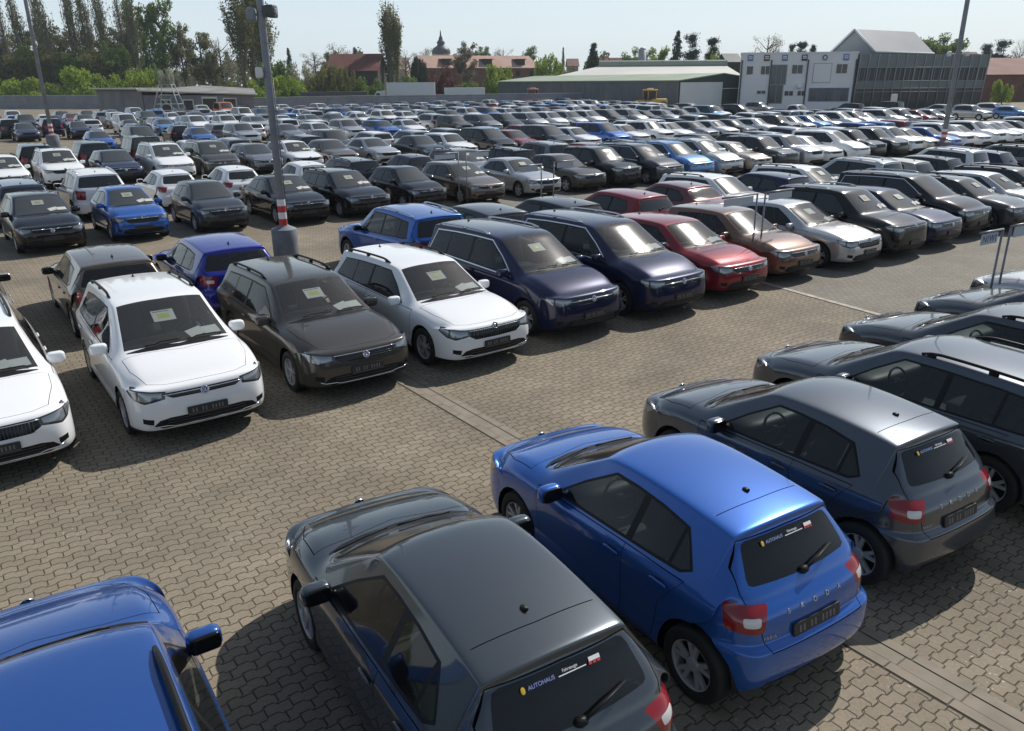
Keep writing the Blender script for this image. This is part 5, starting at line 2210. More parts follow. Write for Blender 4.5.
ORD = ['first', 'second', 'third', 'fourth', 'fifth', 'sixth', 'seventh', 'eighth', 'ninth', 'tenth', 'eleventh', 'twelfth', 'thirteenth', 'fourteenth', 'fifteenth', 'sixteenth', 'seventeenth', 'eighteenth', 'nineteenth', 'twentieth']
for k, (u, v, D) in enumerate(((-6, -8, 196), (5, -14, 202), (14, 4, 192), (26, -22, 205), (33, -12, 196), (41, 2, 190), (57, -30, 206), (65, -18, 196), (73, -26, 200), (80, -10, 208), (91, -20, 196), (97, -8, 204), (113, -16, 198), (121, -28, 206), (127, -12, 194))):
    tree('poplar_bare', u, D, v, 2.9, 'tall thin bare poplar behind the panel wall, %s from the picture edge' % ORD[k], 'dusk' if k % 3 else 'bare', 'poplar_tree', 'bare poplars of the wood')
for k, (u, v, D, w_, lf) in enumerate(((2, 38, 212, 30, 'dusk'), (22, 32, 216, 30, 'olive'), (46, 26, 214, 30, 'dusk'), (62, 34, 218, 28, 'dusk'), (82, 30, 214, 30, 'olive'), (104, 33, 216, 30, 'dusk'), (124, 29, 220, 26, 'dusk'))):
    tree('broad', u, D, v, px(w_, D), 'dark broad tree filling the wood below the bare poplars, %s in its line' % ORD[k], lf, 'woodland_tree', 'dark trees of the wood')
for k, (u, v, D, w_, lf) in enumerate(((12, 52, 190, 34, 'olive'), (36, 46, 192, 32, 'green'), (56, 52, 190, 32, 'olive'), (78, 48, 192, 34, 'green'), (100, 50, 190, 32, 'olive'), (118, 44, 192, 30, 'green'))):
    tree('round', u, D, v, px(w_, D), 'lower spring green tree in front of the bare poplars, %s in its line' % ORD[k], lf, 'woodland_tree', 'spring green trees of the wood')
for u, v, D, w_, lf, kd_, lab in (
        (136, 4, 205, 24, 'green', 'broad', 'tall green tree just beyond the last bare poplar'),
        (149, 7, 208, 20, 'green', 'broad', 'slightly lower green tree between two taller green trees above the shed'),
        (161, 0, 204, 30, 'green', 'broad', 'tallest bright green tree with pale trunks above the shed roof'),
        (182, 24, 206, 24, 'olive', 'broad', 'brownish green rounded tree between the tallest green tree and the bare thicket'),
        (202, 33, 212, 26, 'olive', 'broad', 'lower olive tree above the middle of the shed roof'),
        (221, 37, 215, 26, 'bare', 'sparse', 'thin bare tree in the dip beside the tall poplar clump'),
        (212, 50, 200, 22, 'dusk', 'broad', 'low dark tree under the dip of the tree line')):
    tree(kd_, u, D, v, px(w_, D), lab, lf, 'woodland_tree')
for k, (u, v) in enumerate(((234, -14), (243, -30), (252, -22), (261, 4))):
    tree('poplar', u, 185 + 3 * k, v, px(19, 185), 'leafy tall poplar of the clump beside the lamp pole, %s towards the pole' % ORD[k], 'olive', 'poplar_tree', 'poplar clump by the lamp pole')
for u, v, D, w_, lf, lab in (
        (24, 78, 176, 54, 'fresh', 'wide yellow green bush low behind the panel wall beneath the poplars'),
        (66, 83, 178, 30, 'green', 'small dark green bush behind the tall lamp pole'),
        (94, 67, 172, 54, 'fresh', 'big bright green bush at the end of the panel wall'),
        (136, 69, 172, 40, 'fresh', 'bright green bush above the pale shed roof edge'),
        (152, 66, 178, 34, 'green', 'taller mid green bush behind the shed roof'),
        (174, 69, 172, 24, 'blossom', 'pale blossoming bush behind the shed roof'),
        (226, 80, 172, 22, 'olive', 'olive bush beside the foot of the tall poplar clump'),
        (256, 80, 160, 26, 'fresh', 'yellow green bush behind the barrel based lamp pole'),
        (276, 62, 175, 34, 'green', 'tall green bush just beyond the lamp pole'),
        (286, 76, 165, 40, 'fresh', 'bright green bush low behind the panel wall next to the pole'),
        (302, 64, 178, 30, 'blossom', 'pale flowering tall bush in the middle of the hedge'),
        (322, 66, 172, 36, 'olive', 'olive green rounded bush next to the dark red barn'),
        (344, 66, 166, 24, 'olive', 'round yellowish bush standing in front of the dark red barn'),
        (368, 78, 168, 34, 'green', 'low green bush before the barn door'),
        (404, 76, 168, 26, 'green', 'low green bush at the foot of the columnar poplar'),
        (422, 57, 190, 17, 'fir', 'dark conical yew in front of the long farmhouse gable'),
        (446, 66, 178, 28, 'copper', 'dark red copper leaved bush before the long farmhouse'),
        (499, 65, 182, 30, 'fresh', 'round bright green bush before the long farmhouse'),
        (551, 55, 210, 30, 'fresh', 'loose yellow green tree at the end of the farmhouse'),
        (470, 82, 165, 30, 'green', 'low green bush behind the pale trailer'),
        (1008, 80, 150, 18, 'fresh', 'bright green bush in front of the brick barn'),
        (715, 52, 215, 14, 'fresh', 'yellow green shrub below the thin conifer')):
    tree('bush', u, D, v, px(w_, D), lab, lf, 'bush', cat='bush')
for kd_, u, v, D, w_, lf, lab in (
        ('poplar', 387, 3, 215, 15, 'olive', 'columnar poplar beside the barn, the taller of the pair'),
        ('poplar', 395, 7, 217, 14, 'olive', 'columnar poplar of the pair, slightly shorter and farther from the barn'),
        ('fir', 291, 49, 260, 10, 'fir', 'small dark conifer top above the hedge near the lamp pole'),
        ('sparse', 316, 52, 260, 24, 'bare', 'bare grey tree behind the hedge between conifer and barn'),
        ('sparse', 341, 44, 250, 30, 'bare', 'wide thin crowned tree just behind the dark red barn'),
        ('broad', 333, 52, 240, 18, 'green', 'green tree at the ridge end of the dark red barn'),
        ('fir', 357, 48, 260, 9, 'fir', 'small dark conifer poking above the barn ridge'),
        ('sparse', 408, 51, 280, 22, 'bare', 'bare brown tree between columnar poplar and church'),
        ('sparse', 428, 48, 290, 22, 'olive', 'thin olive tree close by the church spire'),
        ('broad', 467, 43, 215, 25, 'bare', 'tall rusty brown tree in front of the farmhouse roof'),
        ('broad', 484, 47, 290, 16, 'green', 'green tree showing above the farmhouse ridge'),
        ('sparse', 505, 48, 300, 18, 'bare', 'thin bare tree above the farmhouse ridge'),
        ('broad', 529, 47, 300, 26, 'green', 'round dark green tree above the end of the farmhouse'),
        ('fir', 565, 48, 300, 5, 'bare', 'thin pointed tree between the yellow green tree and the lone conifer'),
        ('fir', 595, 44, 205, 21, 'fir', 'lone dark conifer standing above the pale hall roof'),
        ('round', 639, 49, 225, 22, 'green', 'rounded green tree beside the metal flue pipe'),
        ('round', 658, 48, 230, 24, 'fresh', 'rounded green tree between the flue pipe and the twin conifers'),
        ('fir', 679, 32, 215, 17, 'fir', 'taller of the twin dark conifers behind the factory hall'),
        ('pine', 692, 34, 217, 16, 'fir', 'ragged conifer, the farther from the flue pipe of the twin conifers'),
        ('pine', 714, 38, 220, 14, 'fir', 'thin ragged conifer between twin conifers and the white office'),
        ('sparse', 770, 35, 190, 26, 'bare', 'bare brown tree rising behind the white office parapet'),
        ('pine', 793, 44, 230, 9, 'fir', 'small dark conifer behind the office parapet, nearest the bare tree'),
        ('pine', 803, 42, 232, 12, 'fir', 'bushy dark conifer behind the office parapet, in the middle'),
        ('pine', 814, 45, 228, 8, 'fir', 'small dark conifer behind the office parapet, nearest the roof house'),
        ('round', 940, 35, 200, 36, 'green', 'big round green tree above the glass showroom roof'),
        ('broad', 950, 40, 208, 30, 'olive', 'olive tree beside the big round tree behind the far lamp pole'),
        ('pine', 988, 44, 240, 12, 'fir', 'dark ragged conifer behind the brick barn roof end'),
        ('pine', 1005, 40, 235, 17, 'fir', 'rounded dark pine above the brick barn roof'),
        ('sparse', 1022, 40, 240, 14, 'bare', 'thin pale tree at the end of the brick barn roof')):
    tree(kd_, u, D, v, px(w_, D), lab, lf, 'poplar_tree' if kd_ == 'poplar' else 'conifer_tree' if kd_ in ('fir', 'pine') else 'tree')
# far-off woods along the horizon
rg = np.random.default_rng(3)
n = 26000
uu = rg.uniform(-80, 640, n)
DD = rg.uniform(300, 420, n)
env = 9.5 + 3.2 * np.sin(uu * .055) + 2.2 * np.sin(uu * .17 + 1) + 1.6 * np.sin(uu * .41)
env = env + np.where(uu < 250, 3., 0)
pts = np.stack([(uu - CX) / FPX * DD, DD, env * rg.random(n) ** .6], 1)
pts = pts[pts[:, 2] > .1]
o = obj('far_wood', leaves_mesh('far_wood_mesh', pts, .75, LEAF['dusk'], rg))
o['kind'] = 'stuff'
o['label'] = 'hazy far-off wood along the horizon behind the village'

# --- the cars ----------------------------------------------------------------------------
CARS = """
R -2.48 3.23 124.3 x royal B
R -0.49 4.96 121.5 h graphite B
R 1.29 6.43 121.9 h blue B
R 3.16 7.90 121.7 h slate B
R 5.24 9.13 121.5 w slate B
A -5.29 11.33 306.0 t white F
A -7.38 10.13 306.3 w white F
R 7.07 10.64 121.7 w graphite B
A -3.52 12.93 306.3 y umber F
A -1.63 14.09 307.4 w white F
R 8.90 12.24 121.9 g graphite B
A 0.11 15.72 307.2 m navy F
A 2.03 17.00 306.8 m navy F
B -10.35 14.05 126.1 g silver B
R 10.76 13.80 121.7 g silver B
B -8.30 15.72 125.8 g brown B
B -6.52 16.94 125.8 g violet B
A 3.91 18.31 305.7 g red F
B -2.74 19.65 127.6 s blue B
R 12.74 15.36 121.4 h darkgrey B
A 5.65 19.83 305.4 g bronze F
B -1.04 21.22 126.2 g darkgrey B
A 7.50 21.12 307.7 d silver F
B 0.93 22.43 126.7 g black B
A 9.36 22.22 305.8 s black F
B 3.06 24.02 126.3 g red B
A 11.05 23.55 305.8 g navy F
B 5.18 25.78 126.4 d maroon B
C -14.01 23.51 307.3 g black F
C -12.11 25.07 307.1 h blue F
B 6.99 27.06 306.8 w white F
A 12.58 25.18 306.9 m black F
C -10.07 26.44 306.5 h darkgrey F
C -8.01 28.15 305.5 d black F
B 8.74 28.47 125.6 g navy B
A 14.61 26.13 307.7 w darkgrey F
C -6.18 29.45 307.6 w black F
C -4.02 30.79 307.1 h black F
B 11.01 29.83 307.3 w white F
A 16.46 27.50 307.7 g silver F
D -17.08 27.60 127.4 w greyblue B
C -2.00 32.43 306.0 g brown F
D -15.31 29.15 127.0 s white B
D -13.20 30.76 127.6 h white B
D -11.20 32.04 126.6 h white B
A 18.19 28.87 305.4 w darkgrey F
B 13.16 31.53 126.6 s silver B
C 0.19 34.20 305.7 d silver F
D -8.82 33.64 127.4 h white B
C 2.20 35.83 306.9 d umber F
D -7.23 35.17 126.5 w darkgrey B
B 15.32 33.32 126.0 g beige B
D -4.82 36.84 127.1 h darkgrey B
C 4.07 37.13 306.2 s black F
B 17.19 34.51 126.8 g darkgrey B
C 6.02 38.32 307.7 m darkgrey F
D -2.27 38.75 305.8 w grey F
D -0.50 40.09 126.7 w black B
C 7.81 39.80 305.7 m lightblue F
B 18.92 35.94 126.2 s white B
D 1.32 41.39 126.4 s grey B
C 9.60 41.28 306.3 m silver F
B 20.90 37.19 126.4 g navy B
D 3.64 43.09 127.2 g red B
E -23.05 36.63 306.7 w white F
E -21.31 38.03 306.7 s white F
C 11.58 42.42 306.2 g champagne F
E -19.41 39.72 307.3 g navy F
E -17.47 40.91 307.3 m white F
D 5.74 44.65 127.1 w darkgrey B
E -15.66 42.36 306.2 m umber F
E -13.73 43.56 306.8 g grey F
C 13.39 43.71 306.4 s darkgrey F
B 24.00 39.79 125.9 w grey B
E -12.04 45.00 307.6 w white F
D 8.78 46.63 125.7 g navy B
C 15.17 45.07 307.6 s silver F
E -10.34 46.44 306.8 d brown F
E -8.19 47.76 307.5 d silver F
G -24.87 42.36 125.9 s black B
B 26.68 41.57 126.2 g blue B
C 16.86 46.54 305.8 g white F
G -22.90 44.16 127.3 s darkgrey B
E -5.54 49.57 305.6 d darkgrey F
D 11.46 48.80 306.9 g darkgrey F
G -20.81 45.64 125.4 v black B
G -18.76 47.19 127.7 h white B
E -3.88 51.06 306.8 w white F
C 18.70 47.86 307.7 m white F
G -16.82 48.75 127.0 w grey B
D 13.43 50.16 127.0 g black B
E -1.49 52.63 306.9 m black F
G -13.20 51.01 127.4 w black B
C 20.49 49.26 306.1 s black F
G -11.43 52.40 306.9 s darkgrey F
D 15.22 51.67 125.5 w grey B
E 0.22 54.24 306.3 g red F
G -9.43 54.21 127.1 w white B
C 22.38 50.48 306.5 s black F
E 2.43 55.67 305.9 m darkgrey F
D 17.36 53.19 125.9 s silver B
G -7.02 55.63 126.1 w silver B
C 24.05 51.99 305.6 s white F
E 4.48 57.13 307.7 g white F
G -4.95 57.52 125.7 w grey B
D 19.55 54.63 125.7 w navy B
E 6.59 58.73 307.7 m blue F
C 25.85 53.29 306.6 g champagne F
G -2.27 59.36 126.3 g lightblue B
D 21.60 56.27 125.8 g white B
E 8.39 60.31 306.8 g white F
C 27.76 54.42 307.6 g blue F
G 0.43 61.17 126.8 w red B
E 10.37 61.48 307.7 s white F
D 23.74 57.79 125.4 s blue B
G 3.07 63.07 125.6 g black B
C 29.40 55.95 305.8 s white F
H -28.56 56.71 306.9 h blue F
H -26.35 58.27 307.2 m navy F
E 12.24 62.98 306.3 g white F
H -23.02 60.53 307.4 h blue F
D 25.79 59.43 126.3 s lightblue B
G 5.29 64.86 125.5 g darkgrey B
C 31.27 57.16 306.6 g white F
H -20.54 62.55 306.9 s silver F
E 14.38 64.48 307.7 g grey F
D 27.86 61.04 126.8 s red B
C 33.05 58.51 306.6 s white F
H -17.72 64.83 307.6 g grey F
H -15.57 66.13 307.0 w white F
E 16.45 66.09 306.0 g white F
G 9.21 67.63 126.7 w white B
H -13.55 67.82 305.8 s silver F
C 34.94 59.69 307.3 g white F
D 30.05 62.49 127.5 w black B
I -28.84 63.12 126.0 m black B
E 18.26 67.43 305.6 g darkgrey F
I -26.51 65.07 126.0 h black B
G 11.18 69.40 127.5 w white B
H -10.96 69.56 307.6 w blue F
I -24.07 66.61 127.2 w grey B
C 36.65 61.09 306.8 g white F
D 32.21 63.98 126.3 w grey B
H -8.99 71.27 305.6 d white F
I -21.90 68.44 125.4 g white B
G 13.44 70.80 126.4 g black B
E 20.74 69.34 306.4 g white F
I -19.52 69.97 125.7 m white B
C 38.50 62.31 306.1 g darkgrey F
I -17.32 71.74 127.4 w white B
G 15.52 72.42 126.8 s silver B
E 22.90 70.78 307.2 s darkgrey F
H -5.07 74.26 305.7 s umber F
I -14.86 73.84 126.8 w darkgrey B
H -2.60 75.68 307.1 m grey F
C 40.68 64.17 307.0 s white F
G 17.61 74.05 127.6 m darkgrey B
I -12.40 75.34 126.4 w black B
E 24.93 72.53 305.4 g silver F
H -0.62 77.40 306.4 m darkgrey F
I -10.09 77.11 126.1 w white B
G 19.76 75.59 125.5 g grey B
E 26.77 73.76 306.0 g lightblue F
I -7.89 78.58 126.8 m silver B
H 1.82 79.09 306.4 m silver F
G 21.81 77.25 125.7 s white B
J0 -40.93 69.15 307.6 g navy F
E 28.45 75.19 307.2 g silver F
I -5.94 80.39 127.1 w silver B
H 3.82 80.75 306.6 m white F
J0 -37.77 71.77 306.1 h navy F
J0 -34.25 74.18 305.8 h navy F
I -3.67 81.75 126.6 h grey B
H 5.82 81.95 305.4 m silver F
E 30.42 76.34 306.0 m white F
G 23.95 78.81 126.6 s white B
J0 -32.01 75.93 305.5 h lightblue F
J0 -29.77 77.68 307.4 m white F
I -1.56 83.35 127.1 w white B
J0 -27.40 79.26 306.7 s white F
E 32.30 77.70 307.7 m silver F
H 7.92 83.79 307.0 m white F
G 26.01 80.46 126.7 m silver B
J0 -25.04 80.85 307.3 w silver F
I 0.50 85.00 127.6 g silver B
J1 -44.76 73.22 126.7 m black B
J0 -22.90 82.72 307.0 g white F
H 10.11 85.47 307.8 m darkgrey F
J1 -42.17 75.17 127.6 s navy B
E 34.24 79.19 306.8 g grey F
J1 -39.51 77.02 125.9 w white B
J0 -20.46 84.21 307.5 g silver F
G 28.19 81.95 126.0 s white B
I 2.55 86.67 125.6 w darkgrey B
J1 -36.89 78.94 306.7 v white F
J1 -34.77 80.55 126.1 w silver B
J0 -18.25 85.99 307.2 g grey F
H 12.60 87.17 305.7 m silver F
I 4.78 88.11 127.5 s silver B
J1 -32.71 82.24 125.8 g lightblue B
G 30.33 83.51 126.0 s darkgrey B
E 36.78 81.16 306.9 m white F
J0 -15.96 87.68 305.5 h white F
J1 -30.53 83.77 127.4 g white B
H 14.44 88.50 307.2 g black F
J1 -28.41 85.38 126.5 g darkgrey B
I 6.87 89.72 126.4 g white B
J0 -13.61 89.28 306.4 s white F
J1 -26.31 87.02 125.6 g silver B
G 32.41 85.14 126.6 g silver B
H 16.78 90.14 306.3 w silver F
I 8.99 91.29 127.2 g black B
J1 -24.19 88.64 127.0 g lightblue B
E 39.31 83.09 307.1 s grey F
J0 -11.50 91.21 305.7 w white F
J1 -21.90 90.02 125.6 m silver B
G 34.67 86.53 125.9 s silver B
J0 -9.21 92.89 306.1 d champagne F
I 11.01 93.01 126.6 h white B
H 19.11 91.80 306.6 h grey F
J1 -19.93 91.83 126.0 h white B
E 41.97 84.84 307.2 h red F
J0 -6.91 94.45 305.9 w grey F
J1 -17.76 93.38 125.8 g white B
K 22.35 92.56 306.0 v teal F
I 13.12 94.59 126.8 w blue B
G 36.74 88.18 127.1 w navy B
H 21.33 93.60 307.0 s white F
J1 -15.63 94.97 126.7 s silver B
J0 -4.79 96.26 305.4 s white F
I 15.43 95.91 127.3 v white B
J1 -13.36 96.38 126.2 h black B
J2 -51.70 82.46 307.7 s red F
J2 -49.43 83.98 306.7 s darkgrey F
E 44.48 86.79 306.6 g silver F
G 38.90 89.70 127.1 s white B
J2 -47.25 85.61 306.7 h navy F
J0 -2.53 97.81 306.7 s blue F
H 23.56 95.40 307.7 s white F
J2 -45.16 87.37 305.7 g black F
J1 -11.35 98.14 125.6 h white B
J2 -42.61 89.15 307.0 s white F
J2 -40.01 90.86 307.2 m darkgrey F
K 32.55 93.88 307.7 p white F
J0 -0.31 99.43 306.8 w white F
I 18.47 98.31 125.5 h silver B
J2 -37.96 92.57 306.6 h white F
G 40.93 91.41 125.6 w silver B
J1 -9.23 99.75 127.5 s black B
J2 -35.87 94.21 307.3 g grey F
J0 1.83 101.13 307.0 g silver F
J2 -33.61 95.63 306.6 w white F
J1 -6.97 101.18 126.1 s silver B
J2 -31.47 97.21 306.3 v white F
G 43.05 92.99 125.6 g white B
J0 4.09 102.70 305.8 w silver F
J1 -4.84 102.77 127.7 s darkgrey B
J2 -29.72 98.64 305.4 s teal F
I 21.46 100.78 125.4 w silver B
J3 -53.27 88.23 126.7 h blue B
J3 -50.86 89.80 126.2 h white B
J3 -48.67 91.67 306.6 g red F
J2 -27.74 100.09 306.4 g violet F
J3 -46.26 93.10 126.4 s silver B
J1 -2.71 104.38 125.5 w white B
J0 6.36 104.24 305.5 g red F
J3 -44.07 94.81 127.0 h blue B
J2 -25.58 101.85 307.6 g white F
J3 -41.79 96.42 126.0 m lightblue B
K 28.05 101.90 307.5 m black F
J3 -39.56 98.09 126.5 g grey B
J1 -0.50 105.87 125.4 s white B
J2 -23.28 103.43 126.6 w black B
I 24.84 103.10 126.5 g darkgrey B
J0 8.42 106.05 306.5 g white F
J3 -37.51 100.00 126.7 s silver B
J2 -21.06 105.23 307.6 w lightblue F
J3 -35.15 101.49 127.6 g white B
J1 1.63 107.46 127.1 w white B
K 52.62 94.00 305.6 s silver F
J0 10.67 107.62 305.8 w white F
J3 -32.85 103.06 126.2 w silver B
J2 -18.82 107.00 307.7 w lightblue F
J3 -30.76 104.93 125.4 g black B
J1 3.59 109.30 126.3 s blue B
J2 -16.39 108.51 305.8 m white F
J0 13.00 109.09 305.5 h silver F
K 27.42 106.63 306.4 g navy F
K 21.51 108.02 306.2 g black F
J3 -28.65 106.48 126.2 h blue B
K 23.42 107.85 305.4 m grey F
K 19.81 108.77 307.0 m white F
J1 5.83 110.74 125.5 m lightblue B
J3 -26.38 107.82 126.0 w red B
J2 -14.24 110.39 305.5 w darkgrey F
K 58.13 95.33 307.2 g lightblue F
J0 15.11 110.84 307.1 g white F
J3 -24.36 109.52 126.3 h lightblue B
J2 -11.85 111.94 307.1 g navy F
J1 7.98 112.31 127.6 h silver B
J4 -58.27 96.66 306.2 s white F
J3 -22.27 111.10 125.5 w navy B
J4 -54.24 99.87 307.2 g navy F
K 42.96 105.26 128.0 s black B
J0 17.39 112.37 306.5 w white F
J2 -9.57 113.67 306.3 g white F
J4 -52.06 101.54 306.1 g red F
J3 -20.10 112.57 127.7 h red B
J1 10.09 113.93 126.9 w white B
J4 -49.90 103.24 306.0 w silver F
K 47.42 104.50 125.5 v black B
J4 -47.64 104.82 305.5 m white F
J3 -18.04 114.20 126.5 h white B
J2 -7.37 115.48 306.1 m navy F
J0 19.55 114.06 307.0 m white F
J4 -45.44 106.47 307.0 g white F
J1 12.20 115.56 126.1 g lightblue B
J4 -43.28 108.17 307.5 h navy F
J3 -15.85 115.66 126.0 m white B
J4 -41.01 109.73 307.4 p white F
K 59.24 101.08 307.7 s white F
J2 -4.31 117.58 307.3 s darkgrey F
K 34.03 112.82 305.2 s grey F
J1 14.41 117.05 125.5 g navy B
K 53.98 104.86 127.0 g silver B
J4 -38.76 111.41 306.8 g silver F
J3 -13.93 117.47 127.0 w red B
K 56.45 104.26 125.6 g maroon B
J4 -36.40 112.93 306.6 s white F
J3 -11.72 118.91 125.5 w lightblue B
J1 16.54 118.64 125.8 m silver B
J4 -34.29 114.80 305.9 w white F
J2 -0.10 120.51 306.2 s grey F
J3 -9.59 120.44 127.2 h grey B
J4 -32.05 116.49 306.7 s white F
J1 18.71 120.19 126.8 s navy B
J4 -29.68 118.00 305.4 g red F
J3 -7.49 122.01 126.8 g lightblue B
J2 2.03 122.25 306.7 g grey F
J4 -27.48 119.62 305.8 m white F
J3 -5.48 123.71 126.9 g darkgrey B
J2 4.30 123.81 306.4 s silver F
J4 -25.34 121.33 307.5 g silver F
J4 -23.20 123.03 306.8 w white F
J3 -3.32 125.20 125.4 h red B
J2 6.55 125.41 305.6 w blue F
J4 -20.89 124.50 305.6 g blue F
J3 -1.08 126.58 127.2 w darkgrey B
J2 8.70 127.13 305.7 m silver F
J4 -18.76 126.22 306.7 g silver F
J3 0.95 128.26 127.4 s white B
J4 -16.57 127.85 306.2 m black F
J2 10.78 128.95 306.0 s white F
J3 2.97 129.94 127.5 w white B
J4 -13.47 130.23 305.9 w white F
J2 13.14 130.39 307.2 s silver F
J3 5.17 131.37 127.7 s silver B
J4 -10.67 132.05 306.0 m silver F
J2 15.25 132.16 306.0 h white F
J3 7.20 133.05 127.5 g silver B
J4 -8.50 133.79 307.5 g white F
J3 9.44 134.43 127.2 s red B
J2 17.44 133.83 306.9 w silver F
J4 -6.17 135.32 306.9 g silver F
J3 11.48 136.08 127.7 m blue B
J2 19.75 135.34 306.9 d darkgrey F
J4 -3.09 137.88 305.9 s white F
J3 13.47 137.80 305.9 g black F
J4 -0.82 139.24 306.7 g lightblue F
J4 1.12 141.02 307.5 g silver F
J4 3.26 142.56 306.4 g red F
J4 5.10 143.79 306.6 g red F
J4 7.06 145.46 306.1 g white F
J4 9.95 147.33 306.8 m teal F
J4 12.46 149.49 305.8 g red F
""".strip().splitlines()
KNAME = dict(y='estate_car', h='hatchback', g='hatchback', w='estate_car', x='crossover', m='people_carrier', t='tall_hatchback', s='crossover', d='saloon_car', v='delivery_van', p='pickup_truck')
KLAB = dict(y='estate', h='hatchback', g='hatchback', w='estate', x='crossover', m='people carrier', t='tall hatchback', s='crossover', d='saloon', v='van', p='pickup')
CNAME = dict(darkgrey='dark grey', navy='navy blue', lightblue='light blue', greyblue='grey blue', slate='slate grey', graphite='graphite grey', royal='royal blue', umber='umber brown', violet='violet blue', teal='teal blue')
ROWN = dict(R='near row facing away', A='front facing row', B='second row', C='third row', D='fourth row', E='fifth row', G='sixth row', H='seventh row', I='eighth row', J0='ninth row', J1='tenth row', J2='eleventh row', J3='twelfth row', J4='last row by the wall', K='group before the white office')
NEARLAB = {
    ('R', 0): 'royal blue crossover with black roof rails, cut off at the picture corner',
    ('R', 1): 'graphite grey hatchback with dealer strip on its rear glass, between two blue cars',
    ('R', 2): 'bright blue hatchback seen from behind, between graphite and slate hatchbacks',
    ('R', 3): 'slate grey hatchback seen from behind, beside the bright blue hatchback',
    ('R', 4): 'slate grey estate with black roof rails facing the open aisle',
    ('R', 5): 'graphite estate whose bonnet shows beyond the slate estate',
    ('R', 6): 'graphite hatchback nose beyond the graphite estate, nearest the lettered row sign',
    ('R', 7): 'silver hatchback just behind the lettered row sign',
    ('A', 0): 'white estate cut off at the picture edge beside the white tall hatchback',
    ('A', 1): 'white tall hatchback with black roof rails and price sheet in its windscreen',
    ('A', 2): 'umber grey estate between the white tall hatchback and the white estate',
    ('A', 3): 'white estate with black grille between umber estate and navy people carrier',
    ('A', 4): 'navy blue people carrier with chrome window line next to the white estate',
    ('A', 5): 'navy blue people carrier next to the red hatchback',
    ('A', 6): 'red hatchback facing the aisle beside a navy people carrier',
    ('A', 7): 'bronze brown hatchback facing the aisle beside the thin row signs',
}
recs = []
for l in CARS:
    k, x, y, h, s, c, f = l.split()
    recs.append(dict(row=k, x=float(x), y=float(y), h=float(h), s=s, c=c, f=f))
recs.sort(key=lambda r: math.hypot(r['x'], r['y']))
rows = {}
for i, r in enumerate(recs):
    r['rank'] = i
    rows.setdefault(r['row'], []).append(r)
for k, L_ in rows.items():
    vec = RW2 if k == 'R' else RWV
    L_.sort(key=lambda r: r['x'] * vec.x + r['y'] * vec.y if k != 'K' else r['x'])
    for i, r in enumerate(L_):
        r['i'] = i
used = set()


def cn(r):
    return CNAME.get(r['c'], r['c'])


def label_for(r):
    L_ = rows[r['row']]
    i = r['i']
    if (r['row'], i) in NEARLAB:
        return NEARLAB[(r['row'], i)]
    me_ = '%s %s' % (cn(r), KLAB[r['s']])
    rn = ROWN[r['row']]
    if r['s'] == 'm':
        me_ = me_.replace('people carrier', 'people carrier' if len(rn.split()) < 4 else 'minivan')
    a = cn(L_[i - 1]) if i else None
    b_ = cn(L_[i + 1]) if i + 1 < len(L_) else None
    cand = []
    if a and b_:
        if a == b_:
            cand.append('%s between two %s cars, %s' % (me_, a, rn))
        else:
            cand.append('%s between %s and %s cars, %s' % (me_, a, b_, rn))
    elif a or b_:
        cand.append('%s at the row end beside a %s car, %s' % (me_, a or b_, rn))
    if r['f'] == 'B' and r['row'] in 'BDGI':
        cand = [c_.replace('cars, ', 'cars, rear on view, ').replace(', rear on view', '', 1) if 0 else c_ for c_ in cand]
    same = [q for q in L_ if q['c'] == r['c'] and q['s'] == r['s']]
    n_ = [q['i'] for q in same].index(i)
    cand.append('%s, %s of that colour and kind from the left, %s' % (me_, ORD[min(n_, 19)], rn))
    cand.append('%s, car number %s from the left, %s' % (me_, ORD[min(i, 19)], rn))
    for c_ in cand:
        if c_ not in used:
            return c_
    return cand[-1]


N_IND = 300
rest = []
nn = 0
for r in recs:
    near = r['row'] == 'R' and r['i'] < 8 or r['row'] == 'A' and r['i'] < 9 or r['row'] == 'B' and r['i'] < 5
    dist = math.hypot(r['x'], r['y'])
    lod = 2 if near else 1 if dist < 47 else 0
    if nn >= N_IND:
        rest.append(r)
        continue
    nn += 1
    sheet_ = r['f'] == 'F' and (r['i'] * 7 + len(r['row'])) % 3 != 0 if not near else r['f'] == 'F' and r['i'] not in (7,)
    o = place_car(KNAME[r['s']], r['s'], lod, r['c'], r['x'], r['y'], R_(r['h']), sheet_)
    lab = label_for(r)
    used.add(lab)
    thing(o, lab, 'car' if r['s'] not in 'vp' else 'van' if r['s'] == 'v' else 'pickup', 'cars parked on the sales yard')
    r['o'] = o
# the orange van by the shed
p_ = W(224, 110)
o = place_car('delivery_van', 'v', 0, 'orange', p_.x, p_.y, R_(306))
thing(o, 'orange delivery van in front of the low shed', 'van', 'cars parked on the sales yard')
o.scale = (1.15, 1.1, 1.18)
# the farthest cars, one mass
V, F, MI, mats_, midx = [], [], [], [], {}
for r in rest:
    me = car_template(r['s'], 0)[0][1]
    M = Matrix.Translation((r['x'], r['y'], 0)) @ Matrix.Rotation(R_(r['h']), 4, 'Z')
    o0 = len(V)
    V += [tuple(M @ v.co) for v in me.vertices]
    sl = []
    for k, m in enumerate(me.materials):
        m = MATS['paint_' + r['c']] if k == 0 else m
        if m.name not in midx:
            midx[m.name] = len(mats_)
            mats_.append(m)
        sl.append(midx[m.name])
    for p in me.polygons:
        F.append([v + o0 for v in p.vertices])
        MI.append(sl[p.material_index])
if V:
    o = obj('far_parked_cars', mesh_from('far_cars_mesh', V, F, mats_, MI))
    o['kind'] = 'stuff'
    o['label'] = 'farthest parked cars along the back of the yard, too many to tell apart'

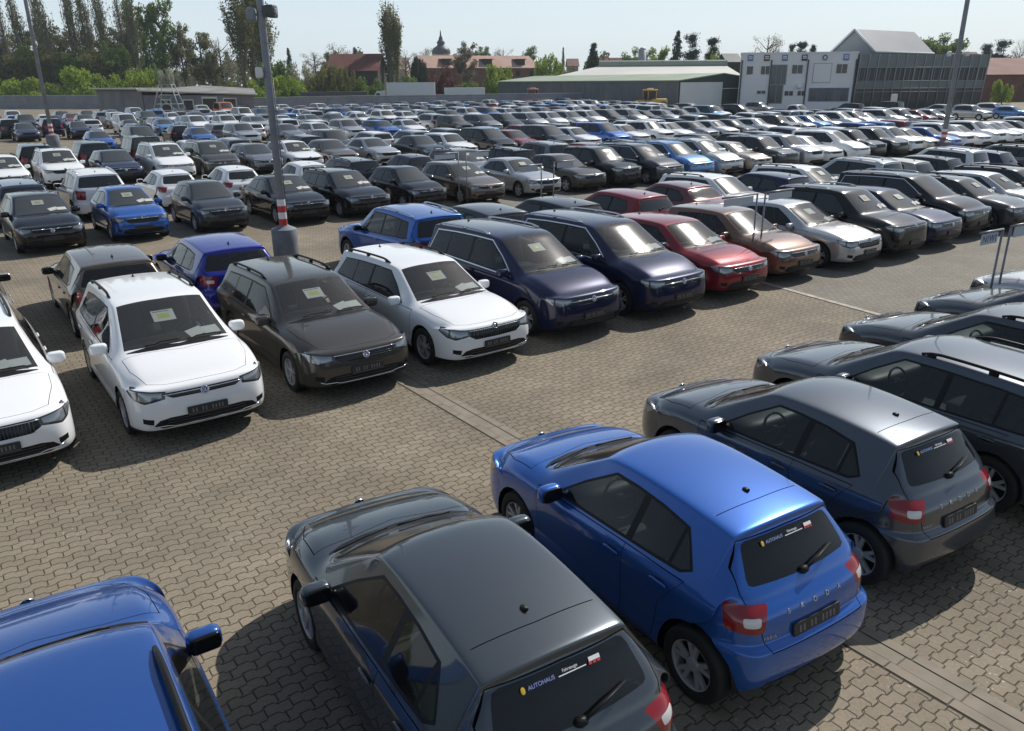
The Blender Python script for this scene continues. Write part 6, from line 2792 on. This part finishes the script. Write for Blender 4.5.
# --- air -------------------------------------------------------------------------------------
hm = bpy.data.materials.new('haze_air')
hm.use_nodes = True
hm.node_tree.nodes.remove(hm.node_tree.nodes['Principled BSDF'])
pv = nd(hm, 'ShaderNodeVolumePrincipled')
pv.inputs['Color'].default_value = (.82, .91, 1., 1)
pv.inputs['Density'].default_value = .00024
lk(hm, pv.outputs[0], hm.node_tree.nodes['Material Output'].inputs['Volume'])
b = MB()
b.box((-1200, -120, -1.1), (1200, 1450, 46))
structure(obj('haze', b.mesh('haze_mesh', [hm], False)), 'stuff')

# --- light, sky, camera ---------------------------------------------------------------------
SUN = Vector((.45, .57, .70)).normalized()
el = math.asin(SUN.z)
az = math.atan2(SUN.x, SUN.y)
w = bpy.data.worlds.new('World')
scn.world = w
w.use_nodes = True
nt = w.node_tree
sky = nt.nodes.new('ShaderNodeTexSky')
sky.sky_type = 'NISHITA'
sky.sun_disc = False
sky.sun_elevation = el
sky.sun_rotation = az
sky.altitude = 100
sky.air_density = 1.
sky.dust_density = 1.2
sky.ozone_density = 1.5
# spring haze: near the horizon the sky turns to an even pale blue
tcw = nt.nodes.new('ShaderNodeTexCoord')
sx = nt.nodes.new('ShaderNodeSeparateXYZ')
nt.links.new(tcw.outputs['Generated'], sx.inputs[0])
mr_ = nt.nodes.new('ShaderNodeMapRange')
mr_.interpolation_type = 'SMOOTHSTEP'
mr_.inputs['From Min'].default_value = 0.
mr_.inputs['From Max'].default_value = .40
mr_.inputs['To Min'].default_value = .68
mr_.inputs['To Max'].default_value = .12
nt.links.new(sx.outputs[2], mr_.inputs['Value'])
mx_ = nt.nodes.new('ShaderNodeMix')
mx_.data_type = 'RGBA'
nt.links.new(mr_.outputs['Result'], mx_.inputs['Factor'])
nt.links.new(sky.outputs[0], mx_.inputs['A'])
mx_.inputs['B'].default_value = (11.2, 13.0, 14.3, 1)
nt.links.new(mx_.outputs['Result'], nt.nodes['Background'].inputs[0])
nt.nodes['Background'].inputs[1].default_value = .066
sl = bpy.data.lights.new('sun', 'SUN')
sl.energy = 4.2
sl.angle = R_(.6)
sl.color = (1., .955, .89)
so = bpy.data.objects.new('sun', sl)
COL.objects.link(so)
so.rotation_euler = (-SUN).to_track_quat('-Z', 'Y').to_euler()
so.location = (30, 30, 60)
cam = bpy.data.cameras.new('camera')
co = bpy.data.objects.new('camera', cam)
COL.objects.link(co)
cam.sensor_width = 36
cam.lens = FPX / 1024 * 36
cam.clip_end = 6000
cam.clip_start = .05
rt = Vector((0.99997785, -0.00226315, -0.00625877))
up = Vector((0.00665538, 0.34004124, 0.94038697))
fw = Vector((0., 0.9404078, -0.34004877))
co.matrix_world = Matrix(((rt.x, up.x, -fw.x, 0), (rt.y, up.y, -fw.y, 0), (rt.z, up.z, -fw.z, EYE), (0, 0, 0, 1)))
scn.camera = co
scn.view_settings.view_transform = 'Standard'
scn.view_settings.look = 'None'
scn.view_settings.exposure = .28
scn.view_settings.gamma = 1.
scn.cycles.max_bounces = 8
scn.cycles.transparent_max_bounces = 12
scn.cycles.caustics_reflective = False
scn.cycles.caustics_refractive = False
